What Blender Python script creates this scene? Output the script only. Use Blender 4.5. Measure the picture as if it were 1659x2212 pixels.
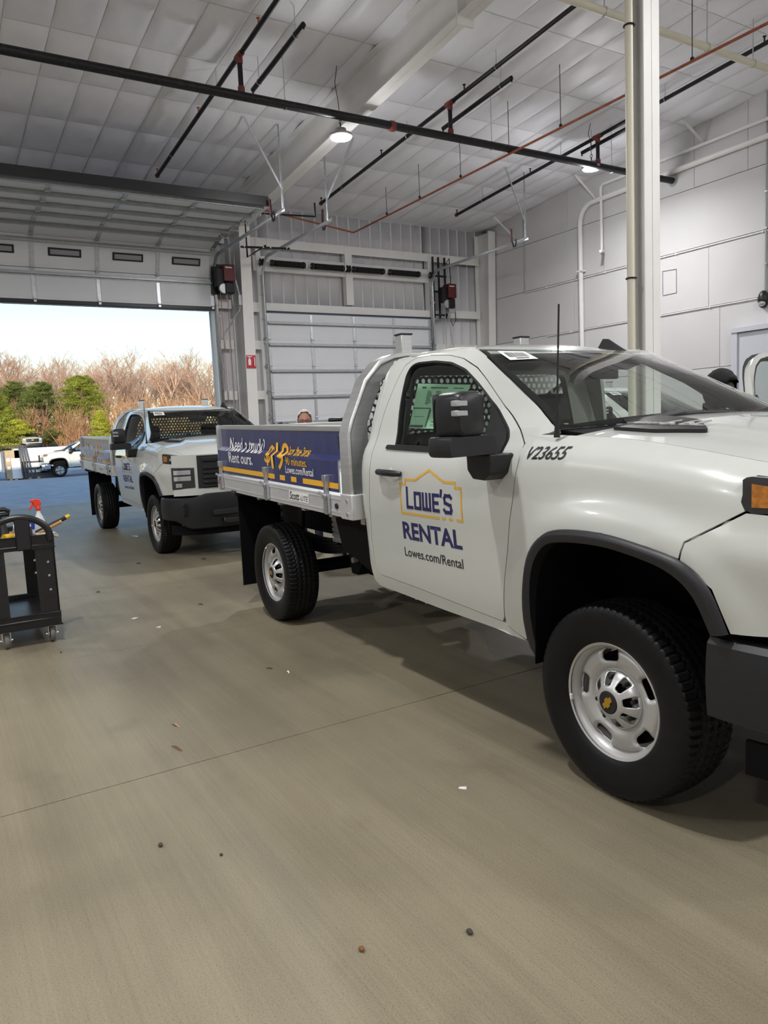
import bpy, bmesh, math, random
import numpy as np
from mathutils import Vector, Matrix
random.seed(7)
for o in list(bpy.data.objects): bpy.data.objects.remove(o)
scene = bpy.context.scene
COL = scene.collection
PI = math.pi

# ------------------------------------------------------------------ camera
def R_cam(yaw, pitch, roll):
    f = Vector((math.cos(pitch)*math.cos(yaw), math.cos(pitch)*math.sin(yaw), math.sin(pitch)))
    r = f.cross(Vector((0, 0, 1))).normalized(); u = r.cross(f)
    r2 = r*math.cos(roll) + u*math.sin(roll); u2 = -r*math.sin(roll) + u*math.cos(roll)
    m = Matrix((r2, u2, -f)).transposed()
    return m
cd = bpy.data.cameras.new('camera'); cam = bpy.data.objects.new('camera', cd); COL.objects.link(cam)
cam.matrix_world = Matrix.Translation((0, 0, 1.5376)) @ R_cam(math.radians(148.790), math.radians(-6.546), math.radians(-2.7256)).to_4x4()
cd.sensor_fit = 'VERTICAL'; cd.sensor_height = 24.0; cd.lens = 1612.97*24.0/2212.0
cd.clip_start = 0.05; cd.clip_end = 600
scene.camera = cam

# ------------------------------------------------------------------ world / sky / sun / exposure
vs = scene.view_settings
vs.view_transform = 'Standard'; vs.look = 'None'; vs.gamma = 1.0; vs.use_curve_mapping = False
vs.exposure = 0.12
SUN_EL, SUN_AZ = math.radians(12.5), math.radians(-14.0)      # azimuth of the sun measured from +X (behind the viewer)
world = bpy.data.worlds.new('sky'); scene.world = world; world.use_nodes = True
wn = world.node_tree.nodes; wl = world.node_tree.links; wn.clear()
wo = wn.new('ShaderNodeOutputWorld'); wb = wn.new('ShaderNodeBackground'); sk = wn.new('ShaderNodeTexSky')
sk.sky_type = 'NISHITA'; sk.sun_disc = False; sk.sun_elevation = math.radians(24)
sk.sun_rotation = math.radians(90) - SUN_AZ
sk.air_density = 1.3; sk.dust_density = 0.3; sk.ozone_density = 3.0
wb.inputs['Strength'].default_value = 0.19
wl.new(sk.outputs['Color'], wb.inputs['Color']); wl.new(wb.outputs['Background'], wo.inputs['Surface'])
sd = bpy.data.lights.new('sun', 'SUN'); sun = bpy.data.objects.new('sun', sd); COL.objects.link(sun)
sdir = Vector((math.cos(SUN_EL)*math.cos(SUN_AZ), math.cos(SUN_EL)*math.sin(SUN_AZ), math.sin(SUN_EL)))
sun.rotation_euler = sdir.to_track_quat('Z', 'Y').to_euler(); sun.location = (0, 0, 60)
sd.energy = 4.5; sd.angle = math.radians(0.6); sd.color = (1.0, 0.86, 0.66)
LAMP_W = 165.0            # power of each high-bay lamp
LAMP_COL = (1.0, 0.99, 0.985)
LAMP_FILL_W = 62.0        # added fill under each lamp, there to brighten the ceiling

# ------------------------------------------------------------------ helpers
def smooth(a, b, x):
    t = min(1.0, max(0.0, (x-a)/(b-a))); return t*t*(3-2*t)
class MB:
    def __init__(s): s.v = []; s.f = []; s.m = []
    def add(s, v, f, mi=0):
        n = len(s.v); s.v += [tuple(p) for p in v]; s.f += [tuple(i+n for i in q) for q in f]; s.m += [mi]*len(f); return s
    def box(s, a, b, mi=0):
        x0, y0, z0 = a; x1, y1, z1 = b
        return s.add([(x0,y0,z0),(x1,y0,z0),(x1,y1,z0),(x0,y1,z0),(x0,y0,z1),(x1,y0,z1),(x1,y1,z1),(x0,y1,z1)],
                     [(0,3,2,1),(4,5,6,7),(0,1,5,4),(1,2,6,5),(2,3,7,6),(3,0,4,7)], mi)
    def cbox(s, c, d, mi=0, rot=None):
        hx, hy, hz = d[0]/2, d[1]/2, d[2]/2; c = Vector(c)
        vs_ = [Vector(p) for p in [(-hx,-hy,-hz),(hx,-hy,-hz),(hx,hy,-hz),(-hx,hy,-hz),(-hx,-hy,hz),(hx,-hy,hz),(hx,hy,hz),(-hx,hy,hz)]]
        if rot is not None: vs_ = [rot @ p for p in vs_]
        return s.add([c+p for p in vs_], [(0,3,2,1),(4,5,6,7),(0,1,5,4),(1,2,6,5),(2,3,7,6),(3,0,4,7)], mi)
    def beam(s, a, b, w, h, mi=0, up=(0,0,1)):
        a = Vector(a); b = Vector(b); d = (b-a); L = d.length; d.normalize()
        u = Vector(up)
        if abs(d.dot(u)) > .95: u = Vector((1,0,0))
        r = d.cross(u).normalized(); u = r.cross(d)
        vs_ = []
        for p in (a, b):
            for i, j in ((-1,-1),(1,-1),(1,1),(-1,1)): vs_.append(p + r*(i*w/2) + u*(j*h/2))
        return s.add(vs_, [(0,1,2,3),(7,6,5,4),(0,4,5,1),(1,5,6,2),(2,6,7,3),(3,7,4,0)], mi)
    def tube(s, path, r, n=10, mi=0, cap=True, closed=False):
        P = [Vector(p) for p in path]; k = len(P); rings = []
        rr = r if isinstance(r, (list, tuple)) else [r]*k
        prev = None
        for i in range(k):
            if closed: t = P[(i+1) % k]-P[i-1]
            else: t = P[min(i+1,k-1)]-P[max(i-1,0)]
            t.normalize()
            if prev is None:
                u = Vector((0,0,1)) if abs(t.z) < .9 else Vector((1,0,0))
                a = t.cross(u).normalized()
            else:
                a = prev - t*prev.dot(t); a.normalize()
            prev = a; b = t.cross(a)
            rings.append([P[i] + (a*math.cos(2*PI*j/n) + b*math.sin(2*PI*j/n))*rr[i] for j in range(n)])
        vs_ = [p for g in rings for p in g]; fs = []
        for i in range(k if closed else k-1):
            i2 = (i+1) % k
            for j in range(n):
                fs.append((i*n+j, i2*n+j, i2*n+(j+1) % n, i*n+(j+1) % n))
        if cap and not closed:
            fs.append(tuple(range(n))); fs.append(tuple((k-1)*n+j for j in reversed(range(n))))
        return s.add(vs_, fs, mi)
    def lathe(s, prof, n=24, o=(0,0,0), axis='z', mi=0, cap=True):
        vs_ = []; o = Vector(o)
        for r, h in prof:
            for j in range(n):
                c, q = r*math.cos(2*PI*j/n), r*math.sin(2*PI*j/n)
                p = (c, q, h) if axis == 'z' else ((h, c, q) if axis == 'x' else (q, h, c))
                vs_.append(o+Vector(p))
        fs = []
        for i in range(len(prof)-1):
            for j in range(n): fs.append((i*n+j, i*n+(j+1) % n, (i+1)*n+(j+1) % n, (i+1)*n+j))
        if cap:
            fs.append(tuple(reversed(range(n)))); fs.append(tuple((len(prof)-1)*n+j for j in range(n)))
        return s.add(vs_, fs, mi)
    def prism(s, poly, a, b, axis='y', mi=0):
        n = len(poly)
        def P(u, v, w): return (u, w, v) if axis == 'y' else ((w, u, v) if axis == 'x' else (u, v, w))
        vs_ = [P(u, v, a) for u, v in poly] + [P(u, v, b) for u, v in poly]
        fs = [tuple(range(n)), tuple(reversed(range(n, 2*n)))] + [(i, n+i, n+(i+1) % n, (i+1) % n) for i in range(n)]
        return s.add(vs_, fs, mi)
    def sphere(s, c, r, n=12, m=8, mi=0, sc=(1,1,1)):
        vs_ = []; c = Vector(c)
        for i in range(m+1):
            a = PI*i/m
            for j in range(n):
                b = 2*PI*j/n
                vs_.append(c+Vector((r*sc[0]*math.sin(a)*math.cos(b), r*sc[1]*math.sin(a)*math.sin(b), r*sc[2]*math.cos(a))))
        fs = [(i*n+j, (i+1)*n+j, (i+1)*n+(j+1) % n, i*n+(j+1) % n) for i in range(m) for j in range(n)]
        return s.add(vs_, fs, mi)
    def build(s, name, mats, parent=None, smooth_ang=35, bevel=0, solid=0, merge=1e-5, loc=None, flip=False, origin=None):
        me = bpy.data.meshes.new(name)
        vv = s.v if origin is None else [(p[0]-origin[0], p[1]-origin[1], p[2]-origin[2]) for p in s.v]
        me.from_pydata(vv, [], s.f)
        for m in (mats if isinstance(mats, (list, tuple)) else [mats]): me.materials.append(m)
        if any(s.m): me.polygons.foreach_set('material_index', s.m)
        if merge:
            bm = bmesh.new(); bm.from_mesh(me)
            bmesh.ops.remove_doubles(bm, verts=bm.verts, dist=merge)
            bmesh.ops.dissolve_degenerate(bm, edges=bm.edges, dist=1e-7)
            bmesh.ops.recalc_face_normals(bm, faces=bm.faces)
            if flip: bmesh.ops.reverse_faces(bm, faces=bm.faces)
            bm.to_mesh(me); bm.free()
        if smooth_ang:
            me.shade_smooth(); me.set_sharp_from_angle(angle=math.radians(smooth_ang))
        me.update()
        o = bpy.data.objects.new(name, me); COL.objects.link(o)
        if parent: o.parent = parent
        if loc: o.location = loc
        if origin is not None: o.location = origin
        if bevel:
            b = o.modifiers.new('bevel', 'BEVEL'); b.width = bevel; b.segments = 2; b.limit_method = 'ANGLE'; b.angle_limit = math.radians(40)
        if solid:
            q = o.modifiers.new('solid', 'SOLIDIFY'); q.thickness = abs(solid); q.offset = -1 if solid > 0 else 1
        return o
def tag(o, label=None, cat=None, group=None, kind=None):
    if label: o['label'] = label
    if cat: o['category'] = cat
    if group: o['group'] = group
    if kind: o['kind'] = kind
    return o
def thing(name, label, cat, loc=(0,0,0), rz=0, group=None):
    o = bpy.data.objects.new(name, None); COL.objects.link(o); o.location = loc; o.rotation_euler = (0,0,rz)
    o.empty_display_size = .1
    return tag(o, label, cat, group)
def copy_tree(o, parent=None, skip=()):
    c = o.copy(); COL.objects.link(c); c.parent = parent
    if parent: c.matrix_parent_inverse = o.matrix_parent_inverse.copy()
    for ch in list(o.children):
        if ch.name.split('.')[0] not in skip: copy_tree(ch, c, skip)
    return c

# ------------------------------------------------------------------ materials
def mat(name, col, rough=.5, metal=0, coat=0, var=0, vscale=8, bump=0, bscale=60, spec=.5, emis=None, estr=0, aniso=None):
    m = bpy.data.materials.new(name); m.use_nodes = True; nt = m.node_tree; b = nt.nodes['Principled BSDF']
    c = tuple(col)+(1,); b.inputs['Base Color'].default_value = c
    b.inputs['Roughness'].default_value = rough; b.inputs['Metallic'].default_value = metal
    b.inputs['Coat Weight'].default_value = coat; b.inputs['Coat Roughness'].default_value = .04
    b.inputs['Specular IOR Level'].default_value = spec
    if emis: b.inputs['Emission Color'].default_value = tuple(emis)+(1,); b.inputs['Emission Strength'].default_value = estr
    tc = None
    if var or bump:
        tc = nt.nodes.new('ShaderNodeTexCoord')
    if var:
        n = nt.nodes.new('ShaderNodeTexNoise'); n.inputs['Scale'].default_value = vscale; n.inputs['Detail'].default_value = 5
        mp = nt.nodes.new('ShaderNodeMapping')
        if aniso: mp.inputs['Scale'].default_value = aniso
        nt.links.new(tc.outputs['Object'], mp.inputs['Vector']); nt.links.new(mp.outputs['Vector'], n.inputs['Vector'])
        r = nt.nodes.new('ShaderNodeValToRGB'); r.color_ramp.elements[0].position = .3; r.color_ramp.elements[1].position = .7
        r.color_ramp.elements[0].color = tuple(max(0, q*(1-var)) for q in col)+(1,)
        r.color_ramp.elements[1].color = tuple(min(1, q*(1+var)) for q in col)+(1,)
        nt.links.new(n.outputs['Fac'], r.inputs['Fac']); nt.links.new(r.outputs['Color'], b.inputs['Base Color'])
    if bump:
        n2 = nt.nodes.new('ShaderNodeTexNoise'); n2.inputs['Scale'].default_value = bscale; n2.inputs['Detail'].default_value = 4
        bp = nt.nodes.new('ShaderNodeBump'); bp.inputs['Strength'].default_value = bump; bp.inputs['Distance'].default_value = .01
        nt.links.new(tc.outputs['Object'], n2.inputs['Vector']); nt.links.new(n2.outputs['Fac'], bp.inputs['Height']); nt.links.new(bp.outputs['Normal'], b.inputs['Normal'])
    return m
def glass_mat(name, tint, ior=1.45):
    m = bpy.data.materials.new(name); m.use_nodes = True; nt = m.node_tree; nt.nodes.clear()
    o = nt.nodes.new('ShaderNodeOutputMaterial'); t = nt.nodes.new('ShaderNodeBsdfTransparent'); g = nt.nodes.new('ShaderNodeBsdfGlossy')
    t.inputs['Color'].default_value = tuple(tint)+(1,); g.inputs['Roughness'].default_value = .0; g.inputs['Color'].default_value = (1,1,1,1)
    fr = nt.nodes.new('ShaderNodeFresnel'); fr.inputs['IOR'].default_value = ior
    mx = nt.nodes.new('ShaderNodeMixShader')
    nt.links.new(fr.outputs['Fac'], mx.inputs['Fac']); nt.links.new(t.outputs['BSDF'], mx.inputs[1]); nt.links.new(g.outputs['BSDF'], mx.inputs[2])
    nt.links.new(mx.outputs['Shader'], o.inputs['Surface'])
    return m
M = {}
M['paint'] = mat('truck_white', (.585,.608,.578), .28, 0, 1.0)
M['wallpaint'] = mat('wall_paint', (.72,.72,.745), .7, var=.03, vscale=1.2, bump=.08, bscale=40)
M['panelpaint'] = mat('panel_paint', (.62,.61,.62), .65, var=.035, vscale=.9, bump=.05, bscale=25)
M['steelwhite'] = mat('white_steel', (.78,.775,.765), .5, var=.03, vscale=3)
M['vinyl'] = mat('insulation_vinyl', (.84,.85,.91), .5, var=.04, vscale=2, bump=.15, bscale=9)
M['seam'] = mat('seam_grey', (.30,.30,.31), .7)  # even grey of the joints and the base behind them
M['galv'] = mat('galvanised', (.55,.57,.60), .38, .85, var=.12, vscale=14)
M['strut'] = mat('strut_galv', (.42,.44,.46), .45, .6, var=.1, vscale=10)
M['doorpanel'] = mat('door_panel', (.72,.74,.78), .5, var=.02, vscale=2)
M['black'] = mat('black_plastic', (.009,.009,.011), .40, var=.2, vscale=30)
M['blackmatte'] = mat('black_matte', (.012,.012,.013), .75)
M['blacksteel'] = mat('black_steel', (.015,.015,.017), .5, .3, var=.3, vscale=12)
M['pipeblack'] = mat('black_pipe', (.016,.016,.018), .42, .4, var=.5, vscale=25)
M['redfit'] = mat('red_fitting', (.16,.035,.03), .5, var=.2, vscale=20)
M['redbrown'] = mat('operator_red', (.10,.008,.012), .35)
M['copper'] = mat('copper_pipe', (.36,.11,.06), .5, .3, var=.2, vscale=10)
M['cream'] = mat('cream_pipe', (.68,.65,.54), .4)
M['rubber'] = mat('tire_rubber', (.005,.005,.006), .46, var=.25, vscale=30, spec=.25)
M['rim'] = mat('rim_silver', (.50,.50,.49), .42, .4)
M['cap'] = mat('cap_silver', (.62,.62,.62), .32, .6)
M['gold'] = mat('emblem_gold', (.62,.38,.06), .3, .8)
M['chrome'] = mat('chrome', (.75,.75,.76), .1, 1.0)
M['trim'] = mat('flare_trim', (.016,.016,.020), .45, bump=.05, bscale=300)
M['bumper'] = mat('bumper_black', (.012,.013,.016), .38, bump=.04, bscale=300)
M['alu'] = mat('brushed_aluminium', (.62,.63,.63), .36, .8, var=.08, vscale=3, aniso=(1,1,14))
M['alubright'] = mat('deck_rail', (.72,.73,.74), .42, .55, var=.05, vscale=4)
M['navy'] = mat('navy_panel', (.030,.038,.140), .25, .0, .6)
M['white_ink'] = mat('white_lettering', (.82,.82,.82), .45)
M['yellow_ink'] = mat('yellow_lettering', (.85,.46,.035), .4)
M['navy_ink'] = mat('navy_lettering', (.022,.02,.105), .4)
M['black_ink'] = mat('black_lettering', (.02,.02,.025), .4)
M['gold_ink'] = mat('gold_line', (.74,.43,.06), .4)
M['glass'] = glass_mat('tinted_glass', (.74,.83,.78))
M['glassside'] = glass_mat('tinted_side_glass', (.70,.79,.74))
M['glasswin'] = glass_mat('window_pane', (.55,.60,.62))
M['interior'] = mat('interior_grey', (.035,.036,.038), .7)
M['headliner'] = mat('headliner', (.12,.12,.12), .9)
M['seat'] = mat('seat_vinyl', (.022,.022,.024), .55)
M['paper'] = mat('paper_white', (.80,.80,.78), .6)
M['greensticker'] = mat('sticker_green', (.62,.88,.68), .6)
M['grey_ink'] = mat('grey_print', (.12,.14,.13), .6)
M['amber'] = mat('amber_lens', (.48,.17,.02), .2, 0, 1.0, var=.3, vscale=60)
M['redlens'] = mat('red_lens', (.6,.03,.05), .2, 0, .8)
M['clearlens'] = mat('clear_lens', (.62,.64,.66), .12, .6, .8)
M['lampdark'] = mat('lamp_housing', (.05,.05,.055), .25, .5, .6)
M['under'] = mat('underbody', (.005,.005,.006), .7, spec=.12)
M['emit'] = mat('led_lens', (1,1,1), .5, emis=(1,.98,.94), estr=26)
M['lampbody'] = mat('lamp_body', (.45,.42,.44), .4, .5)
# ================================================================== THE BUILDING
XW = -16.5                       # plane of the overhead doors
YR = 13.7                        # right wall
YL = -12.0; XB = 13.0
def roof_z(x): return 6.68 + .0667*(x+16.5)
def concrete(name, c0, c1, streak=True):
    m = bpy.data.materials.new(name); m.use_nodes = True; nt = m.node_tree; L = nt.links; N = nt.nodes; b = N['Principled BSDF']
    tc = N.new('ShaderNodeTexCoord')
    def noise(sc, det, scale3=None, rough=.55):
        n = N.new('ShaderNodeTexNoise'); n.inputs['Scale'].default_value = sc; n.inputs['Detail'].default_value = det; n.inputs['Roughness'].default_value = rough
        mp = N.new('ShaderNodeMapping')
        if scale3: mp.inputs['Scale'].default_value = scale3
        L.new(tc.outputs['Object'], mp.inputs['Vector']); L.new(mp.outputs['Vector'], n.inputs['Vector']); return n
    def ramp(n, p0, k0, p1, k1):
        r = N.new('ShaderNodeValToRGB'); r.color_ramp.elements[0].position = p0; r.color_ramp.elements[1].position = p1
        r.color_ramp.elements[0].color = tuple(k0)+(1,); r.color_ramp.elements[1].color = tuple(k1)+(1,); L.new(n.outputs['Fac'], r.inputs['Fac']); return r
    def mul(a, bb, f=1.0):
        x = N.new('ShaderNodeMix'); x.data_type = 'RGBA'; x.blend_type = 'MULTIPLY'; x.inputs[0].default_value = f
        L.new(a, x.inputs[6]); L.new(bb, x.inputs[7]); return x.outputs[2]
    big = ramp(noise(.55, 6), .36, c0, .64, c1)
    pores = ramp(noise(170, 5, rough=.8), .36, (.55,.53,.51), .50, (1.03,1.03,1.03))
    col = mul(big.outputs['Color'], pores.outputs['Color'], .8)
    if streak:
        st = ramp(noise(1.0, 5, (1.1, 75, 1)), .35, (.92,.92,.92), .65, (1.04,1.04,1.04))
        col = mul(col, st.outputs['Color'], .8)
        st2 = ramp(noise(1.0, 3, (.35, 5, 1)), .35, (.86,.85,.84), .6, (1.04,1.04,1.04))
        col = mul(col, st2.outputs['Color'], .8)
        sp = ramp(noise(1.7, 3), .62, (1,1,1), .74, (.72,.70,.67))
        col = mul(col, sp.outputs['Color'], .6)
    L.new(col, b.inputs['Base Color']); b.inputs['Roughness'].default_value = .48; b.inputs['Specular IOR Level'].default_value = .4
    n2 = noise(1.0, 4, (3, 120, 1)); n3 = noise(120, 2)
    ad = N.new('ShaderNodeMath'); ad.operation = 'ADD'; L.new(n2.outputs['Fac'], ad.inputs[0]); L.new(n3.outputs['Fac'], ad.inputs[1])
    bp = N.new('ShaderNodeBump'); bp.inputs['Strength'].default_value = .35; bp.inputs['Distance'].default_value = .004
    L.new(ad.outputs[0], bp.inputs['Height']); L.new(bp.outputs['Normal'], b.inputs['Normal'])
    return m
M['concrete'] = concrete('floor_concrete', (.188,.163,.112), (.262,.229,.158))
M['asphalt'] = mat('asphalt', (.46,.465,.48), .8, var=.18, vscale=2.2, bump=.3, bscale=180)
M['dirt'] = mat('dry_grass_ground', (.30,.22,.12), .95, var=.35, vscale=1.5)

floor = tag(MB().box((XW-3.2, YL, -.22), (XB, YR, -.012)).build('floor', M['seam']), 'tan broom-finished concrete floor of the shop', None, None, 'structure')
fx = [XB, 10.0, 7.75, 5.5, 3.3, 1.05, -3.38, -5.60, -7.85, -10.1, -12.35, -14.6, XW-.1, XW-3.2]
for i in range(len(fx)-1):
    MB().box((fx[i+1]+.003, YL, -.02), (fx[i]-.003, YR, 0)).build('floor_slab', M['concrete'], floor, bevel=.002)
def lot_z(x): return float(np.interp(x, [-110,-93,-46,XW-3.2], [1.2,.75,-.46,-.014]))
mb = MB(); lx = [XW-3.2,-30,-40,-46,-60,-75,-95]
for i in range(len(lx)-1):
    a_, b_ = lx[i], lx[i+1]
    mb.add([(a_,-60,lot_z(a_)),(a_,110,lot_z(a_)),(b_,110,lot_z(b_)),(b_,-60,lot_z(b_)),(a_,-60,lot_z(a_)-.3),(a_,110,lot_z(a_)-.3),(b_,110,lot_z(b_)-.3),(b_,-60,lot_z(b_)-.3)], [(0,1,2,3),(7,6,5,4)])
lot = tag(mb.build('parking_lot', M['asphalt'], smooth_ang=30), 'grey asphalt parking lot outside the open overhead door', None, None, 'structure')
tag(MB().box((XW-3.2, YR, -.2), (XB, 60, -.014)).box((XW-3.2, -40, -.2), (XB, YL, -.014)).build('ground_side', M['asphalt']), kind='structure')

# ---- ceiling: deck + stitched insulation panels
ceil = MB()
xa, xb = XW-.3, XB
ceil.add([(xa,YL,roof_z(xa)+.06),(xb,YL,roof_z(xb)+.06),(xb,YR,roof_z(xb)+.06),(xa,YR,roof_z(xa)+.06),
          (xa,YL,roof_z(xa)+.25),(xb,YL,roof_z(xb)+.25),(xb,YR,roof_z(xb)+.25),(xa,YR,roof_z(xa)+.25)],
         [(0,1,2,3),(7,6,5,4),(0,4,5,1),(1,5,6,2),(2,6,7,3),(3,7,4,0)])
ceiling = tag(ceil.build('ceiling', M['vinyl'], smooth_ang=0), 'low-slope roof lined with quilted white vinyl insulation', None, None, 'structure')
rnd = random.Random(3)
pmesh = []
for k in range(6):
    mb = MB(); n = 10; vv = []
    ph = [rnd.uniform(0, 6.28) for _ in range(4)]
    for i in range(n+1):
        for j in range(n+1):
            u, v = i/n, j/n
            eu = min(u, 1-u)*2; ev = min(v, 1-v)*2
            s = (1-(1-eu)**3)*(1-(1-ev)**4)
            z = -.050*s - .004*math.sin(9*v+ph[0]+3*u)*s - .006*math.sin(17*u+ph[1])*ev*(1-eu)**2*4*(eu > 0) - .010*math.sin(5*u+ph[2])*s
            vv.append((u, v, z))
    ff = [(i*(n+1)+j, i*(n+1)+j+1, (i+1)*(n+1)+j+1, (i+1)*(n+1)+j) for i in range(n) for j in range(n)]
    mb.add(vv, ff); o = mb.build('insulation_panel', M['vinyl'], smooth_ang=180); pmesh.append(o.data); bpy.data.objects.remove(o)
px_ = [XW-.1, -15.3, -13.97, -12.67, -11.36, -10.02, -8.68, -7.35, -6.02, -4.7, -3.4]
py_ = [-.93+.586*k for k in range(25)] + [YR]
ang = math.atan(.0667)
for i in range(len(px_)-1):
    for j in range(len(py_)-1):
        o = bpy.data.objects.new('insulation_panel', pmesh[rnd.randrange(6)]); COL.objects.link(o); o.parent = ceiling
        o.location = (px_[i]+.004, py_[j]+.004, roof_z(px_[i])+.055)
        o.rotation_euler = (0, -ang, 0); o.scale = ((px_[i+1]-px_[i]-.008)/math.cos(ang), py_[j+1]-py_[j]-.008, 1)
# ---- walls
D1 = (.98, 5.78); D2 = (7.05, 11.72); DH = 4.30
wf = MB()
def sheet(mb, y0, y1, z0, z1, x=XW-.28, n=None):
    # ribbed metal sheeting with its white liner: shallow folds every 30 cm
    n = max(1, int(round((y1-y0)/.305))); vs_ = []; fs = []
    ys = []
    for k in range(n):
        a = y0+(y1-y0)*k/n; w = (y1-y0)/n
        ys += [(a, 0), (a+w*.86, 0), (a+w*.90, .018), (a+w*.96, .018)]
    ys.append((y1, 0))
    for y, d in ys: vs_ += [(x+d, y, z0), (x+d, y, z1)]
    for k in range(len(ys)-1): fs.append((2*k, 2*k+2, 2*k+3, 2*k+1))
    mb.add(vs_, fs)
sheet(wf, YL, D1[0], 0, 6.86); sheet(wf, D1[1], D2[0], 0, 6.86); sheet(wf, D2[1], YR+.12, 0, 6.86); sheet(wf, D1[0], D1[1], DH, 6.86); sheet(wf, D2[0], D2[1], DH, 6.86)
wall_front = tag(wf.build('wall_front', M['wallpaint'], solid=.05, smooth_ang=20), 'white ribbed metal wall with the overhead doors', None, None, 'structure')
def girt(y0, y1, z, h=.20, d=.20):
    x0, x1 = XW-.27, XW-.26+d; mb = MB().prism([(x0,z),(x1,z),(x1,z-h),(x1-.01,z-h),(x1-.01,z-.012),(x0,z-.012)], y0, y1, 'y')
    return mb.build('girt', M['steelwhite'], wall_front)
for z in (5.98, 3.65, 2.50, 1.30):
    if z > 4: girt(D1[0]-2, D1[1]+.4, z); girt(D2[0]-.4, YR-.25, z)
    else:
        girt(D1[1]+.12, 6.25, z); girt(6.62, D2[0]-.1, z); girt(D2[1]+.12, YR-.25, z)
girt(D2[0]-.35, D2[1]+.3, 4.52, .22); girt(D2[1]+.3, YR-.25, 4.55, .2); girt(D1[1]+.12, 6.25, 4.55); girt(6.62, D2[0]-.3, 4.55); girt(D1[0]-1, D1[1]+.12, 4.52, .22)
MB().box((XW-.14, D2[0]-.2, 5.24), (XW-.08, D2[1]+.1, 5.58)).build('header_plate', M['steelwhite'], wall_front, bevel=.004)
MB().box((XW-.22, 9.25, 4.56), (XW-.05, 9.45, 5.95)).build('header_stud', M['steelwhite'], wall_front, bevel=.004)
MB().box((XW-.24, D2[1]+.02, 0), (XW-.05, D2[1]+.12, 5.95)).build('jamb', M['steelwhite'], wall_front, bevel=.004)
MB().box((XW-.24, D2[0]-.14, 0), (XW-.05, D2[0]-.02, 5.95)).build('jamb', M['steelwhite'], wall_front, bevel=.004)
for yy in (D1[0]-.14, D1[1]+.02): MB().box((XW-.24, yy, 0), (XW-.05, yy+.12, 5.95)).build('jamb', M['steelwhite'], wall_front, bevel=.004)
# plain back and left walls close the room behind the viewer
tag(MB().box((XB, YL, 0), (XB+.2, YR, 9)).build('wall_back', M['wallpaint']), kind='structure')
tag(MB().box((XW-.3, YL-.2, 0), (XB, YL, 9)).build('wall_left', M['wallpaint']), kind='structure')
# right wall: flat insulated panels with open joints
wall_right = tag(MB().box((XW-.3, YR+.05, 0), (XB, YR+.25, 9)).build('wall_right', M['seam']), 'white right wall of large flat panels with thin dark joints', None, None, 'structure')
rows = [0, 1.2, 2.4, 3.62, 4.83, 6.0, 7.4]
jn = [[-16.5,-13.2,-9.6,-6,-2.4,1.2,6,13], [-16.5,-12.4,-9.0,-5.4,-1.8,3,8,13], [-16.5,-13.2,-9.4,-6,-2.4,1.2,6,13],
      [-16.5,-13.3,-9.65,-6,-2.4,1.2,6,13], [-16.5,-15.02,-12.35,-8.45,-5,-1.4,4,13], [-16.5,-13.47,-9.98,-8.83,-5,-1.5,4,13]]
for r in range(6):
    for k in range(len(jn[r])-1):
        z1 = rows[r+1]-.005
        if r == 5: z1 = 9.0
        mb = MB(); d = rnd.uniform(0, .004)
        mb.box((jn[r][k]+.004, YR-d, rows[r]+.005), (jn[r][k+1]-.004, YR+.06, z1))
        mb.build('wall_panel', M['panelpaint'], wall_right, bevel=.003)
mb = MB()
for a, b in (((-10.74,4.52),(-10.40,4.50)), ((-10.40,4.50),(-10.40,4.02)), ((-10.40,4.02),(-10.74,4.02)), ((-10.74,4.02),(-10.74,4.52))):
    mb.beam((a[0],YR-.012,a[1]), (b[0],YR-.012,b[1]), .008, .008)
mb.build('hatch_joint', M['seam'], wall_right)
# tall pale double door in the right wall, behind the open truck door
dr = bpy.data.objects.new('door_3', None); COL.objects.link(dr); dr.location = (-9.0, YR, 0); tag(dr, 'pale grey tall double door in the white panel wall', None, None, 'structure')
M['paledoor'] = mat('pale_door', (.60,.62,.68), .45)
MB().box((-.02,-.20,0),(.10,-.01,3.08)).box((3.1,-.20,0),(3.22,-.01,3.08)).box((-.02,-.22,3.0),(3.22,-.01,3.10)).build('door_frame', M['paledoor'], dr, bevel=.006)
for k in range(2):
    lf = MB().box((.10+1.5*k+.004,-.16,.02),(.10+1.5*k+1.496,-.10,2.99)).build('door_leaf', M['paledoor'], dr, bevel=.004)
    MB().cbox((1.52+.14*(k*2-1), -.18, 1.05), (.03,.05,.3)).build('handle', M['galv'], lf, bevel=.004)

# ---- steel frame
def ibeam_col(name, x0, x1b, x1t, y, w, z1, label):
    mb = MB(); t = .014
    mb.box((x0, y-w/2, 0), (x0+t, y+w/2, z1))
    mb.add([(x1b,y-w/2,0),(x1b,y+w/2,0),(x1b-t,y+w/2,0),(x1b-t,y-w/2,0),(x1t,y-w/2,z1),(x1t,y+w/2,z1),(x1t-t,y+w/2,z1),(x1t-t,y-w/2,z1)],
           [(0,1,2,3),(7,6,5,4),(0,4,5,1),(1,5,6,2),(2,6,7,3),(3,7,4,0)])
    mb.add([(x0,y-.006,0),(x0,y+.006,0),(x1b-t,y+.006,0),(x1b-t,y-.006,0),(x0,y-.006,z1),(x0,y+.006,z1),(x1t-t,y+.006,z1),(x1t-t,y-.006,z1)],
           [(0,1,2,3),(7,6,5,4),(0,4,5,1),(1,5,6,2),(2,6,7,3),(3,7,4,0)])
    return tag(mb.build(name, M['steelwhite'], bevel=.002), label, None, None, 'structure')
ibeam_col('steel_column', XW-.2, XW+.28, XW+.55, 6.44, .25, 6.6, 'white tapered steel column between the two overhead doors')
ibeam_col('steel_column', XW-.2, XW+.2, XW+.42, YR-.16, .24, 6.6, 'white steel column in the corner beside the closed overhead door')
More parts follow.
